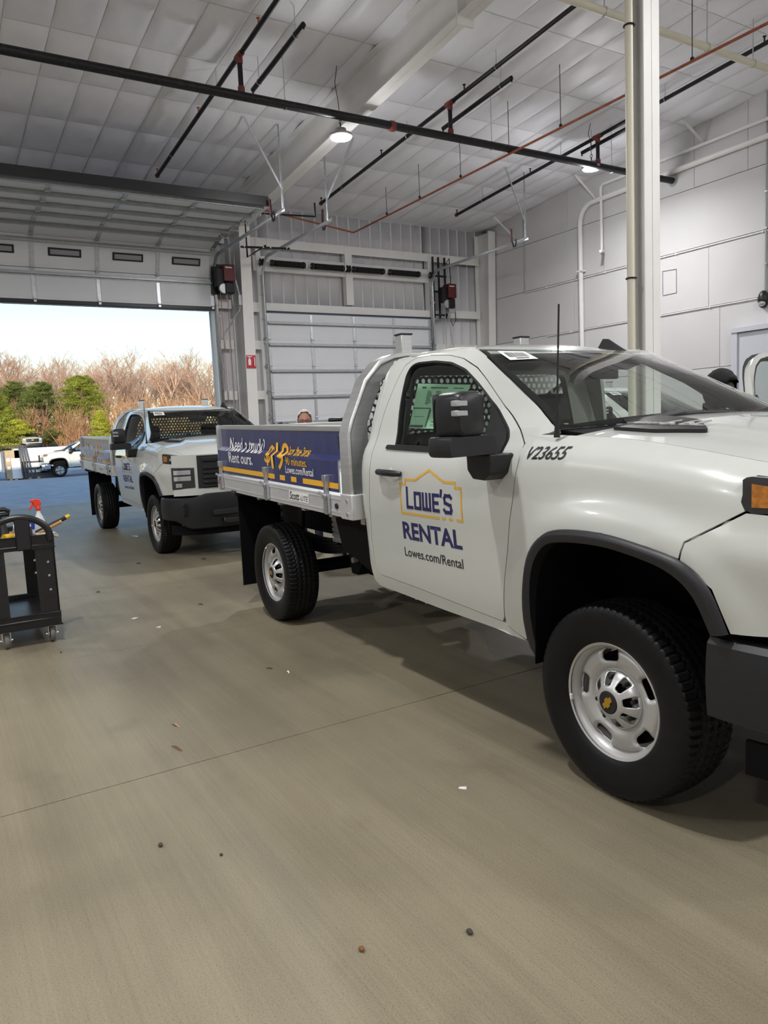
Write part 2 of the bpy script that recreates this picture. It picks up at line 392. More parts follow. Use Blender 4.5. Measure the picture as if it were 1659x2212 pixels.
mb = MB(); yc = 6.40; w = .24
xs = [XW-.2, XW+.55, -8.0, XB]
dp = [.72, .70, .62, .62]
for i in range(3):
    a, b = xs[i], xs[i+1]
    for (o0, o1, hw) in ((0,.015,w/2), (None,None,.006), (1,1,w/2)):
        za, zb = roof_z(a)+.02, roof_z(b)+.02
        if o0 == 0: q = [(za, za-.015), (zb, zb-.015)]
        elif o0 is None: q = [(za, za-dp[i]), (zb, zb-dp[i+1])]
        else: q = [(za-dp[i]+.015, za-dp[i]), (zb-dp[i+1]+.015, zb-dp[i+1])]
        mb.add([(a,yc-hw,q[0][1]),(a,yc+hw,q[0][1]),(a,yc+hw,q[0][0]),(a,yc-hw,q[0][0]),(b,yc-hw,q[1][1]),(b,yc+hw,q[1][1]),(b,yc+hw,q[1][0]),(b,yc-hw,q[1][0])],
               [(0,1,2,3),(7,6,5,4),(0,4,5,1),(1,5,6,2),(2,6,7,3),(3,7,4,0)])
mb.box((-8.02,yc-.13,roof_z(-8)-.70),(-7.98,yc+.13,roof_z(-8)+.02))
tag(mb.build('roof_rafter', M['steelwhite'], bevel=.002), 'deep white steel rafter running up under the insulated roof', None, None, 'structure')
mb = MB(); x0, x1, y0, y1 = -5.32, -5.15, 6.30, 6.53; zt = roof_z(-5.2)-.5
mb.box((x1-.014,y0,0),(x1,y1,zt)).box((x0,y0,0),(x0+.014,y1,zt)).box((x0,(y0+y1)/2-.005,0),(x1,(y0+y1)/2+.005,zt))
mb.box((x0-.06,y0-.05,0),(x1+.06,y1+.05,.025))
tag(mb.build('steel_column', M['steelwhite'], bevel=.003), 'tall cream-white steel column behind the near flatbed truck', None, None, 'structure')
t = thing('downpipe', 'cream vertical pipe strapped against the tall steel column', 'pipe', (-5.27, 6.238, 0))
MB().tube([(0,0,0),(0,0,zt)], .042, 16).build('pipe_run', M['cream'], t)
for z in (2.9, 5.29): MB().tube([(.05*math.cos(a),.05*math.sin(a),z) for a in np.linspace(0,2*PI,20)[:-1]], .008, 6, closed=True).build('strap', M['blacksteel'], t)
# bracing struts from the right wall up to the roof edge
for x, z in ((-15.38,6.36), (-12.55,6.53), (-9.75,6.84)):
    b = tag(MB().beam((x-.02,13.05,roof_z(x)), (x,YR-.02,z-.05), .055, .012).beam((x-.02,13.05,roof_z(x)), (x,YR-.02,z-.05), .010, .05).build('eave_brace', M['steelwhite']), kind='structure')

# ---- overhead doors
def section(root, mw, yy, a, c, along, normal, window=False, sec_h=.61):
    # a: lower-edge centre point (x,z); along: unit (x,z) to the upper edge; normal: room-side unit (x,z)
    y0, y1 = yy
    def P(s, y, n): return (a[0]+along[0]*s+normal[0]*n, y, a[1]+along[1]*s+normal[1]*n)
    def bx(mb, s0, s1, ya, yb, n0, n1):
        v = [P(s0,ya,n0),P(s1,ya,n0),P(s1,yb,n0),P(s0,yb,n0),P(s0,ya,n1),P(s1,ya,n1),P(s1,yb,n1),P(s0,yb,n1)]
        mb.add(v, [(0,3,2,1),(4,5,6,7),(0,1,5,4),(1,2,6,5),(2,3,7,6),(3,0,4,7)])
    h = sec_h
    mb = MB(); bx(mb, 0, h, y0, y1, -.045, 0); sec = mb.build('section', M['doorpanel'], root, bevel=.004)
    n = 4; st = [y0+(y1-y0)*k/n for k in range(n+1)]
    for k, y in enumerate(st):
        ya, yb = (y-.035, y+.035)
        if k == 0: ya, yb = y0, y0+.09
        if k == n: ya, yb = y1-.09, y1
        mb = MB(); bx(mb, .01, h-.01, ya, yb, 0, .012); mb.build('stile', M['galv'], sec, bevel=.002)
        mb = MB(); bx(mb, -.055, .055, (ya+yb)/2-.025, (ya+yb)/2+.025, .012, .030)
        mb.tube([P(0,(ya+yb)/2-.045,.032), P(0,(ya+yb)/2+.045,.032)], .012, 8); mb.build('hinge', M['galv'], sec)
    for k in range(n):
        mb = MB(); bx(mb, .045, h-.045, st[k]+(.10 if k == 0 else .05), st[k+1]-(.10 if k == n-1 else .05), 0, .004); mb.build('panel', M['doorpanel'], sec, bevel=.003)
        if window:
            cy_ = (st[k]+st[k+1])/2; w2, h0, h1 = .31, .24, .40
            mb = MB(); bx(mb, h0, h1, cy_-w2, cy_+w2, .004, .022); f = mb.build('window_frame', M['black'], sec, bevel=.008)
            mb = MB(); bx(mb, h0+.035, h1-.035, cy_-w2+.04, cy_+w2-.04, .0225, .026); mb.build('window_pane', M['lensgrey'], sec)
    s = mw*h
    mb = MB(); bx(mb, s-.02, s+.02, y0+.04, y1-.04, .012, .075); bx(mb, s-.045, s-.02, y0+.04, y1-.04, .012, .020); bx(mb, s+.02, s+.045, y0+.04, y1-.04, .012, .020)
    mb.build('strut', M['strut'], sec, bevel=.004)
    for yy_, sg in ((y0, -1), (y1, 1)):
        mb = MB(); mb.tube([P(.03,yy_-sg*.02,.04), P(.03,yy_+sg*.09,.04)], .010, 8); mb.lathe([(.0,-.012),(.024,-.012),(.024,.012),(.0,.012)], 12, P(.03,yy_+sg*.075,.04), 'y'); mb.build('roller', M['galv'], sec)
    return sec
M['lensgrey'] = mat('frosted_pane', (.30,.29,.33), .3)
d2 = bpy.data.objects.new('door_2', None); COL.objects.link(d2); d2.location = (0,0,0); tag(d2, 'closed white sectional overhead door with grey steel struts', None, None, 'structure')
for k in range(7): section(d2, .80 if k < 6 else .62, (D2[0]-.02, D2[1]+.0), (XW, .01+.61*k), 0, (0,1), (1,0), False)
MB().box((XW-.045, D2[0], DH+.0), (XW+.02, D2[1], DH+.03)).build('top_seal', M['black'], d2)
d1 = bpy.data.objects.new('door_1', None); COL.objects.link(d1); tag(d1, 'open white sectional overhead door rolled up under the roof', None, None, 'structure')
yy = (D1[0]-.06, D1[1]+.04)
ZT = 5.50
pts = [(XW+.03, 4.36, 90), (XW+.03, 4.97, 82)]
section(d1, .82, yy, (XW+.03, 4.36), 0, (0,1), (1,0))
a2 = math.radians(70); section(d1, .85, yy, (XW+.04, 4.975), 0, (math.cos(a2), math.sin(a2)), (math.sin(a2), -math.cos(a2)), True)
p = (XW+.04+.61*math.cos(a2), 4.975+.61*math.sin(a2))
for k in range(5):
    aa = math.radians([14, 0, 0, 0, 0][k]); 
    if k == 0: p = (p[0]+.01, p[1])
    section(d1, .8, yy, p, 0, (math.cos(aa), math.sin(aa)), (math.sin(aa), -math.cos(aa)))
    p = (p[0]+.612*math.cos(aa), p[1]+.612*math.sin(aa))
DOOR1_END = p
mb = MB(); mb.box((p[0], yy[0], p[1]-.05), (p[0]+.045, yy[1], p[1]+.12)); mb.build('top_seal', M['black'], d1, bevel=.004)
MB().box((XW-.02, yy[0], 4.28), (XW+.04, yy[1], 4.36)).build('bottom_seal', M['black'], d1, bevel=.01)

# tracks: vertical, bend, horizontal, hung from the roof on perforated angles
def track(y, zt, xe, label, side, diag):
    t = thing('door_track', label, 'door track', (XW+.07, y, 0))
    r = .38; path = [(0,0,.02),(0,0,zt-r)] + [(r-r*math.cos(a),0,zt-r+r*math.sin(a)) for a in np.linspace(.15,PI/2,8)] + [(xe-XW-.07,0,zt)]
    def off(path, d, e):   # channel: back web + two lips
        out = []
        for i, q in enumerate(path):
            a = Vector(path[max(i-1,0)]); b = Vector(path[min(i+1,len(path)-1)]); tt = (b-a).normalized(); nn = Vector((tt.z,0,-tt.x))
            out.append(Vector(q)+nn*d+Vector((0,e,0)))
        return out
    mb = MB()
    prof = [(-.03,-side*.035),(-.03,0),(.03,0),(.03,-side*.035)]
    lines = [off(path, d, e) for d, e in prof]
    for k in range(3):
        v = lines[k]+lines[k+1]; n = len(path); mb.add(v, [(i,i+1,n+i+1,n+i) for i in range(n-1)])
    mb.build('channel', M['galv'], t, solid=.003, smooth_ang=50)
    mb = MB().box((-.20,side*.002,0),(.035,side*.006,zt-.35)).box((-.20,side*.006,0),(-.196,side*.06,zt-.35)); mb.build('track_angle', M['galv'], t)
    for z in np.arange(.3, zt-.4, .55): MB().cbox((-.05,side*.012,z),(.22,.02,.05)).build('jamb_bracket', M['galv'], t, bevel=.003)
    xe_ = xe-XW-.07-.12; zr = roof_z(xe-.12)
    mb = MB(); mb.beam((xe_,side*.02,zt),(xe_,side*.02,zr),.035,.004).beam((xe_+.016,side*.02,zt),(xe_+.016,side*.02,zr),.004,.035); mb.build('hanger_angle', M['galv'], t)
    mb = MB(); mb.beam((xe_,side*.025,zt+(zr-zt)*.26),(xe_+diag[0],diag[1],zr+.02),.035,.005); mb.beam((xe_+.014,side*.025,zt+(zr-zt)*.26),(xe_+diag[0]+.014,diag[1],zr+.02),.004,.035); mb.build('hanger_brace', M['galv'], t)
    xb_ = xe_-.35
    mb = MB(); mb.tube([(xb_,-side*.06,zt+.30),(xb_,-side*.05,zt+.02),(xb_+.04,-side*.045,zt-.09),(xb_+.10,-side*.045,zt-.09),(xb_+.13,-side*.05,zt+.0),(xb_+.13,-side*.06,zt+.06)], .016, 8)
    mb.build('bumper_spring', M['blacksteel'], t)
    MB().beam((xb_,-side*.08,zt+.32),(xb_,-side*.07,zt+.03),.03,.006).build('bumper_tag', M['redfit'], t)
    return t
track(D1[1]+.09, 5.44, -12.60, 'bright galvanised track at the right edge of the open overhead door', 1, (0,-.62))
track(D1[0]-.11, 5.44, -12.60, 'galvanised track at the far edge of the open overhead door', -1, (0,.62))
track(D2[0]-.06, 5.48, -12.95, 'galvanised track beside the tapered column, left of the closed door', -1, (.35,.42))
track(D2[1]+.05, 5.49, -12.75, 'galvanised track by the right wall, right of the closed door', 1, (.05,-.55))

# torsion springs on their shaft, above the closed door
t = thing('torsion_spring_assembly', 'black torsion springs on a steel shaft above the closed door', 'door springs', (XW+.075, 0, 5.40))
MB().tube([(0,D2[0]-.15,0),(0,D2[1]+.75,0)], .014, 10).build('shaft', M['galv'], t)
for a, b in ((7.25,8.05),(8.29,9.10),(9.42,10.25),(10.47,11.33)):
    mb = MB(); n = int((b-a-.1)/.03); pth = [( .058*math.cos(2*PI*k/14), a+.05+(b-a-.1)*k/(14*n), .058*math.sin(2*PI*k/14)) for k in range(14*n+1)]
    mb.tube(pth, .0155, 5); sp = mb.build('spring', M['blacksteel'], t)
    for y in (a, b): MB().lathe([(.02,-.03),(.075,-.03),(.08,0),(.07,.03),(.02,.03)], 14, (0,y,0), 'y').build('cone', M['blacksteel'], sp)
    MB().box((-.10,b+.05,-.05),(.05,b+.075,.05)).build('bearing_plate', M['galv'], t)
for y in (D2[0]-.06, D2[1]+.02, 9.26): MB().lathe([(.02,-.04),(.09,-.035),(.06,-.0),(.09,.035),(.02,.04)], 16, (0,y,0), 'y').build('cable_drum', M['blacksteel'], t)

# door operators
def operator(loc, label, rails):
    t = thing('door_operator', label, 'door motor', loc)
    if rails:
        for dy in (-.28, -.10, .10): MB().box((-.20,dy-.018,-.35),(-.15,dy+.018,1.22)).build('mounting_rail', M['blacksteel'], t, bevel=.003)
        for dz in (-.3, .3, .7): MB().box((-.15,-.29,dz),(-.12,.12,dz+.05)).build('cross_bar', M['blacksteel'], t, bevel=.003)
        MB().box((-.14,.06,-.22),(.02,.26,.0)).build('junction_box', M['galv'], t, bevel=.01)
        MB().tube([(-.05,.20,-.02),(-.05,.30,-.1),(-.05,.32,-.4),(-.08,.24,-.55),(-.1,.16,-.35)], .012, 8).build('cable', M['blacksteel'], t)
        MB().tube([(-.1,.1,-.2),(-.1,.16,-.6),(-.12,.26,-1.1),(-.12,.26,-3.4)], .011, 8).build('conduit', M['strut'], t)
        MB().tube([(-.12,.1,1.05),(-.12,.22,1.2),(-.12,.24,.6),(-.1,.2,.52)], .012, 8).build('power_cable', M['blacksteel'], t)
    else:
        MB().box((-.22,-.20,-.1),(-.16,.16,.55)).build('mounting_plate', M['blacksteel'], t, bevel=.003)
    MB().box((-.14,-.17,.03),(.06,.0,.42)).build('gearbox', M['blacksteel'], t, bevel=.012)
    mb = MB(); mb.box((-.12,-.02,.14),(.13,.24,.50)); c = mb.build('cover', M['redbrown'], t, bevel=.014)
    MB().box((.131,.02,.42),(.133,.17,.445)).build('label_plate', M['paper'], c)
    mb = MB(); mb.lathe([(.02,-.02),(.10,-.02),(.115,0),(.10,.03),(.03,.03)], 22, (.05,-.02,-.01), 'x'); mb.build('chain_wheel', M['galv'], t)
    MB().box((-.13,0,-.12),(.10,.22,.13)).build('motor', M['blacksteel'], t, bevel=.03)
    for dy in (-.10, .05): MB().tube([(.06,dy,-.02),(.06,dy,-3.6 if rails else -3.3)], .007, 6).build('chain', M['copper'] if not rails else M['strut'], t)
    return t
operator((XW+.30, 5.96, 4.72), 'dark red and black door motor beside the open overhead door', False)
operator((XW+.25, 12.08, 4.66), 'dark red and black door motor on black rails by the corner', True)
# conduit and box on the tapered column
t = thing('conduit_run', 'grey conduit with a small box on the tapered column', 'conduit', (XW+.40, 6.30, 0))
MB().box((-.05,-.06,4.35),(.03,.03,4.58)).build('switch_box', M['strut'], t, bevel=.006)
MB().tube([(0,-.02,4.35),(0,-.04,4.25),(-.1,-.22,4.0),(-.15,-.27,3.85),(-.15,-.27,.0)], .012, 8).build('pipe_run', M['strut'], t)
MB().tube([(0,-.02,4.58),(-.02,-.10,4.95),(-.05,-.05,5.7)], .022, 8).build('flexible_conduit', M['strut'], t)
t = thing('fire_extinguisher_sign', 'small red and white fire extinguisher sign on the white column', 'sign', (XW+.425, 6.44, 3.12))
MB().box((-.002,-.11,-.14),(.008,.04,.14)).box((-.002,.05,-.14),(.008,.11,.14)).build('plate', mat('sign_red',(.55,.02,.05),.4), t)
MB().prism([(-.07,-.08),(-.01,-.08),(-.005,.04),(-.025,.06),(-.025,.085),(-.055,.085),(-.055,.06),(-.075,.04)], .009, .0105, 'x').box((.009,-.09,.10),(.0105,.02,.12)).prism([(.07,-.1),(.09,-.1),(.09,.1),(.07,.1)], .009, .0105, 'x').build('pictogram', M['paper'], t)

# ---- ceiling services
def hanger(par, x, y, z, r, rod=.006):
    mb = MB(); mb.tube([(x,y,z+r),(x,y,roof_z(x)+.05)], rod, 6)
    mb.tube([(x,y+(r+.004)*math.cos(a),z+(r+.006)*math.sin(a)) if par['ax'] == 'x' else (x+(r+.004)*math.cos(a),y,z+(r+.006)*math.sin(a)) for a in np.linspace(0,2*PI,15)[:-1]], .005, 5, closed=True)
    mb.build('hanger', M['galv'], par)
def sleeve(par, p, axis, r, L=.1):
    mb = MB(); mb.lathe([(r*.6,-L/2),(r*1.18,-L/2),(r*1.3,-L/4),(r*1.3,L/4),(r*1.18,L/2),(r*.6,L/2)], 16, p, axis); mb.build('coupling', M['redfit'], par)
t = thing('sprinkler_main', 'thick black sprinkler main crossing the whole bay under the roof', 'pipe', (0,0,0)); t['ax'] = 'y'
XM, ZM = -10.50, 6.28
MB().tube([(XM,YL,ZM),(XM+.02,YR+.02,ZM)], .062, 18).build('pipe_run', M['pipeblack'], t)
for y in (1.2, 5.0, 8.9, 11.9): hanger(t, XM, y, ZM, .062)
for y in (6.85, .2): sleeve(t, (XM,y,ZM), 'y', .062, .11)
MB().lathe([(.064,0),(.11,0),(.11,.02),(.064,.02)], 20, (XM+.02,YR-.03,ZM), 'y').build('wall_collar', M['galv'], t)
for nm, y in (('the open door',4.33), ('the rafter',8.02), ('the copper line',11.52)):
    xe = {4.33:-14.96, 8.02:-15.3, 11.52:-14.97}[y]
    t = thing('sprinkler_branch', 'black sprinkler branch pipe with red fittings over '+nm, 'pipe', (0,0,0), 0, 'sprinkler branch lines'); t['ax'] = 'x'
    zb = lambda x: roof_z(x)-.25
    MB().tube([(xe,y,zb(xe)),(2.0,y,zb(2.0))], .034, 12).build('pipe_run', M['pipeblack'], t)
    MB().tube([(XM,y,ZM+.05),(XM,y,zb(XM))], .036, 12).build('riser', M['pipeblack'], t)
    sleeve(t, (XM,y,ZM+.09), 'z', .038, .09); sleeve(t, (XM,y,zb(XM)), 'x', .034, .22); sleeve(t, (XM,y,zb(XM)-.06), 'z', .036, .1)
    for x in (xe+1.0, xe+3.5, xe+6.0, xe+9):
        hanger(t, x, y, zb(x), .034)
    for x in (xe+.02, xe+2.6, xe+5.2, xe+7.8):
        mb = MB(); mb.tube([(x,y,zb(x)+.02),(x,y,zb(x)+.10)], .012, 8); mb.lathe([(.01,0),(.028,.004),(.028,.012),(.01,.016)], 10, (x,y,zb(x)+.10)); mb.build('sprinkler_head', M['copper'] if y < 5 else M['blacksteel'], t)
    sleeve(t, (xe,y,zb(xe)), 'x', .034, .06)
# short second pipes hung beside the branches
for y, x0, x1, nm in ((4.78,-11.14,-9.34,'open door'), (8.34,-11.14,-9.32,'rafter'), (11.62,-11.0,-9.2,'copper line')):
    t = thing('pipe_stub', 'short black capped pipe hung beside the branch over the '+nm, 'pipe', (0,0,0), 0, 'short hung pipes'); t['ax'] = 'x'
    zb = lambda x: roof_z(x)-.34
    MB().tube([(x0,y,zb(x0)),(x1,y,zb(x1))], .036, 12).build('pipe_run', M['pipeblack'], t)
    for x in (x0+.25, x1-.25): hanger(t, x, y, zb(x), .036)
    for x in (x0, x1): MB().tube([(x,y,zb(x)+.03),(x,y,zb(x)-.06)], .014, 8).build('nipple', M['pipeblack'], t)
# end of the middle branch: drop, run over the column and the T-shaped spray arm
t = thing('sprinkler_drop_pipe', 'thin black pipe dropping to a T-shaped arm above the tapered column', 'pipe', (0,0,0))
xx = -15.3
MB().tube([(xx,7.86,6.50),(xx,7.86,6.21),(xx,6.20,6.13),(xx,6.20,5.22),(-14.95,6.48,5.40)], .020, 10).build('pipe_run', M['pipeblack'], t)
mb = MB(); mb.tube([(-14.95,5.93,5.33),(-14.95,7.02,5.38)], .022, 10); bar = mb.build('cross_arm', M['pipeblack'], t)
for y in (6.0, 6.42, 6.58, 6.95): MB().tube([(-14.95,y-.012,5.335+.045*(y-5.93)),(-14.95,y+.012,5.335+.045*(y-5.93))], .024, 10).build('band', M['paper'], bar)
MB().tube([(-14.95,6.5,5.38),(-14.95,6.5,roof_z(-14.95)-.01)], .005, 6).build('rod', M['galv'], t)
# copper-coloured gas line
t = thing('copper_line', 'thin copper-red pipe on rods along the bay and the door wall', 'pipe', (0,0,0)); t['ax'] = 'x'
MB().tube([(XW+.35,6.75,6.52),(XW+.35,9.30,6.20),(-15.7,9.31,6.20),(2,9.25,6.20)], .020, 10).build('pipe_run', M['copper'], t)
for x in (-14.6, -13.3, -11.9, -10.5, -9.24, -7.9, -6.8, -5.5, -4.2):
    mb = MB(); mb.tube([(x,9.29,6.22),(x,9.29,roof_z(x)+.03)], .006, 6); mb.lathe([(.006,0),(.026,.01),(.026,.04),(.006,.06)], 10, (x,9.29,6.21)); mb.build('rod', M['blacksteel'], t)
# cream pipe high on the right
t = thing('cream_pipe', 'cream pipe hung high across the bay in front of the rafter', 'pipe', (0,0,0)); t['ax'] = 'y'
MB().tube([(-7.17,YL,6.70),(-7.15,YR,6.70)], .050, 14).build('pipe_run', M['cream'], t)
for y in (5.2, 8.0, 10.1, 11.2): hanger(t, -7.15, y, 6.70, .05, .008)
# conduits on the right wall
t = thing('white_conduit', 'thick white conduit rising up the panel wall and bending along it', 'conduit', (-12.98, YR-.09, 0))
MB().tube([(0,0,.0),(0,0,6.02)] + [(.38-.38*math.cos(a),0,6.02+.40*math.sin(a)) for a in np.linspace(.2,PI/2,7)] + [(15,0,6.52)], .055, 14).build('pipe_run', M['steelwhite'], t)
for z in (2.2, 4.95): MB().box((-.09,-.06,z-.02),(.09,.08,z+.02)).build('clip', M['steelwhite'], t, bevel=.003)
t = thing('white_drop_pipe', 'thin white pipe on the panel wall with a short turned-out end', 'conduit', (-12.32, YR-.10, 0))
MB().tube([(.22,-.28,5.20),(.05,-.02,5.26),(0,0,5.30),(0,0,6.66),(.05,0,6.72),(15,0,6.82)], .034, 12).build('pipe_run', M['steelwhite'], t)
t = thing('wall_conduit', 'slim grey conduit running down the panel wall to the black lamp', 'conduit', (-8.44, YR-.03, 0))
MB().tube([(0,0,3.7),(0,0,8)], .016, 8).build('pipe_run', M['strut'], t)
for z in (4.2, 4.85, 5.5): MB().box((-.03,-.02,z-.012),(.03,.02,z+.012)).build('clip', M['strut'], t)
for z, x0, x1, nm in ((4.80,-15.0,-1,'upper'), (3.60,-14.2,-1,'lower')):
    t = thing('wall_conduit', 'slim horizontal conduit along the '+nm+' panel joint of the right wall', 'conduit', (0, YR-.022, z))
    MB().tube([(x0,0,0),(x1,0,0)], .013, 8).build('pipe_run', M['steelwhite'], t)
    for x in np.arange(x0+.8, x1, 1.9): MB().box((x-.012,-.02,-.022),(x+.012,.02,.022)).build('clip', M['steelwhite'], t)
t = thing('wall_conduit', 'slim vertical conduit down the panel wall near the corner', 'conduit', (-14.98, YR-.022, 4.8))
MB().tube([(0,0,0),(0,0,1.95)], .014, 8).build('pipe_run', M['strut'], t)
t = thing('emergency_lamp', 'black oval emergency lamp on the white panel wall', 'wall lamp', (-8.46, YR-.005, 3.56))
mb = MB(); mb.sphere((0,-.05,0), 1, 20, 12, sc=(.105,.09,.165)); mb.build('housing', M['black'], t)
mb = MB(); mb.sphere((0,-.085,-.065), 1, 16, 10, sc=(.075,.055,.07)); mb.build('lens', M['clearlens'], t)

# ---- high-bay lamps (two in view, the rest of the row behind and beside the viewer)
def highbay(x, y, z, label):
    t = thing('high_bay_lamp', label, 'lamp', (x, y, z), 0, 'round high-bay lamps')
    MB().lathe([(.02,.0),(.17,.0),(.185,.012),(.18,.045),(.10,.075),(.085,.13),(.03,.14)], 28, (0,0,0)).build('housing', M['lampbody'], t)
    MB().lathe([(.005,-.012),(.155,-.012),(.165,.0)], 28, (0,0,0)).build('led_lens', M['emit'], t)
    mb = MB(); mb.tube([(0,0,.14),(0,0,.22)], .010, 8); mb.tube([(.03*math.cos(a),0,.24+.03*math.sin(a)) for a in np.linspace(0,2*PI,12)[:-1]], .005, 6, closed=True); mb.build('hook', M['blacksteel'], t)
    zr = roof_z(x)-z
    MB().tube([(0,0,.25),(.02,-.03,.25+(zr-.25)*.35),(-.02,-.05,.25+(zr-.25)*.7),(0,-.01,zr+.02)], .006, 6).build('cord', M['blacksteel'], t)
    ld = bpy.data.lights.new('lamp_light', 'AREA'); ld.shape = 'DISK'; ld.size = .32; ld.energy = LAMP_W; ld.color = LAMP_COL; ld.spread = math.radians(165)
    lo = bpy.data.objects.new('lamp_light', ld); COL.objects.link(lo); lo.parent = t; lo.location = (0,0,-.02)
    pd = bpy.data.lights.new('ceiling_fill', 'POINT'); pd.energy = LAMP_FILL_W; pd.color = LAMP_COL; pd.shadow_soft_size = .10
    po = bpy.data.objects.new('ceiling_fill', pd); COL.objects.link(po); po.parent = t; po.location = (0,0,-.14)  # added point fill, no part of the fixture; lifts the ceiling
highbay(-10.66, 6.0, 6.03, 'lit round high-bay lamp hanging by the rafter and the sprinkler main')
highbay(-10.60, 11.45, 6.26, 'lit high-bay lamp hanging near the panel wall')
for x, y in ((-3.4,.3), (-2.6,8.3), (3.6,1.8), (3.6,8.6), (8.8,2.2), (8.8,8.6), (-4.6,-6.0), (3.0,-6.0), (-10.6,-5)):
    highbay(x, y, roof_z(x)-.85, 'lit high-bay lamp further back in the bay')
# ================================================================== FLATBED TRUCK
from mathutils.geometry import delaunay_2d_cdt
def herm(pts):
    xs = [p[0] for p in pts]; ys = [p[1] for p in pts]; n = len(xs)
    d = [(ys[i+1]-ys[i])/(xs[i+1]-xs[i]) for i in range(n-1)]
    m = [d[0]] + [0 if d[i-1]*d[i] <= 0 else 2*d[i-1]*d[i]/(d[i-1]+d[i]) for i in range(1, n-1)] + [d[-1]]
    def f(x):
        if x <= xs[0]: return ys[0]
        if x >= xs[-1]: return ys[-1]
        i = max(k for k in range(n-1) if xs[k] <= x); h = xs[i+1]-xs[i]; t = (x-xs[i])/h
        return ys[i]*(1+2*t)*(1-t)**2 + m[i]*h*t*(1-t)**2 + ys[i+1]*t*t*(3-2*t) + m[i+1]*h*t*t*(t-1)
    return f
PB = herm([(.45,.94),(.55,.965),(.66,.99),(.80,1.005),(1.0,1.02),(1.12,1.03),(1.25,1.03),(1.34,1.02),(1.40,1.0),(1.44,.975),(1.46,.965),(1.6,.925),(1.75,.87),(1.87,.81),(1.93,.76),(1.965,.68)])
PF = herm([(.45,.94),(.55,.965),(.8,1.01),(1.0,1.035),(1.10,1.043),(1.16,1.035),(1.22,1.015),(1.30,1.005),(1.36,.995),(1.41,.965),(1.44,.93),(1.457,.895),(1.465,.86),(1.475,.80)])
ZE = herm([(3.0,1.475),(3.2,1.47),(3.55,1.45),(3.97,1.40),(4.24,1.352),(4.42,1.30),(4.55,1.24)])
def Ys(x, z):
    b = PB(z)
    if x > 2.95:
        zz = z + (1.465-ZE(x))*min(1, max(0, (z-.95)/.35))
        k = smooth(3.05, 3.60, x)*(1 if z < 1.45 else smooth(1.505, 1.47, z)); b = b*(1-k) + PF(zz)*k
        e = math.hypot((x-3.63)/.55, (z-.60)/.50)-1; b += .016*smooth(.30, .10, e)*smooth(1.40, 1.22, z)
        if x > 4.0: b -= .55*(x-4.0)**2
    if x < 1.72: b -= .045*((1.72-x)/.10)**2
    if z > 1.37: b -= .125*smooth(1.37, 1.62, z)*smooth(1.95, 2.6, x)*(1-.0*x)
    return b
def inside(p, poly):
    c = False; x, y = p; n = len(poly)
    for i in range(n):
        x1, y1 = poly[i]; x2, y2 = poly[i-1]
        if (y1 > y) != (y2 > y) and x < (x2-x1)*(y-y1)/(y2-y1)+x1: c = not c
    return c
def dens(poly, st):
    out = []
    for i in range(len(poly)):
        a = poly[i]; b = poly[(i+1) % len(poly)]; L = math.dist(a, b); k = max(1, int(L/st+.5))
        out += [(a[0]+(b[0]-a[0])*j/k, a[1]+(b[1]-a[1])*j/k) for j in range(k)]
    return out
def rnd_poly(poly, r=.03, k=4):
    # round polygon corners
    out = []; n = len(poly)
    for i in range(n):
        p, a, b = Vector(poly[i]), Vector(poly[i-1]), Vector(poly[(i+1) % n])
        da, db = (a-p), (b-p); rr = min(r, da.length*.45, db.length*.45); s = p+da.normalized()*rr; e = p+db.normalized()*rr
        for j in range(k+1):
            t = j/k; out.append(tuple(s*(1-t)**2 + p*2*t*(1-t) + e*t*t))
    return out
def tri2d(outer, holes=(), st=.06):
    loops = [dens(outer, st)] + [dens(h, st) for h in holes]; pts = []; edges = []
    for l in loops:
        n0 = len(pts); pts += l; edges += [(n0+i, n0+(i+1) % len(l)) for i in range(len(l))]
    xs = [p[0] for p in outer]; zs = [p[1] for p in outer]; bound = np.array(pts)
    x = min(xs)+st*.5
    while x < max(xs):
        z = min(zs)+st*.5
        while z < max(zs):
            if inside((x, z), outer) and not any(inside((x, z), h) for h in holes):
                if np.min((bound[:,0]-x)**2+(bound[:,1]-z)**2) > (.5*st)**2: pts.append((x, z))
            z += st
        x += st
    r = delaunay_2d_cdt([Vector(p) for p in pts], edges, [], 0, 1e-6)
    V = [tuple(v) for v in r[0]]; F = []
    for f in r[2]:
        c = (sum(V[i][0] for i in f)/3, sum(V[i][1] for i in f)/3)
        if inside(c, outer) and not any(inside(c, h) for h in holes): F.append(tuple(f))
    return V, F
def sharp_rim(me):
    cnt = {}
    for p in me.polygons:
        for k in p.edge_keys: cnt[k] = cnt.get(k, 0)+1
    at = me.attributes.get('sharp_edge') or me.attributes.new('sharp_edge', 'BOOLEAN', 'EDGE')
    for i, e in enumerate(me.edges):
        if cnt.get(tuple(sorted(e.vertices)), 0) < 2: at.data[i].value = True
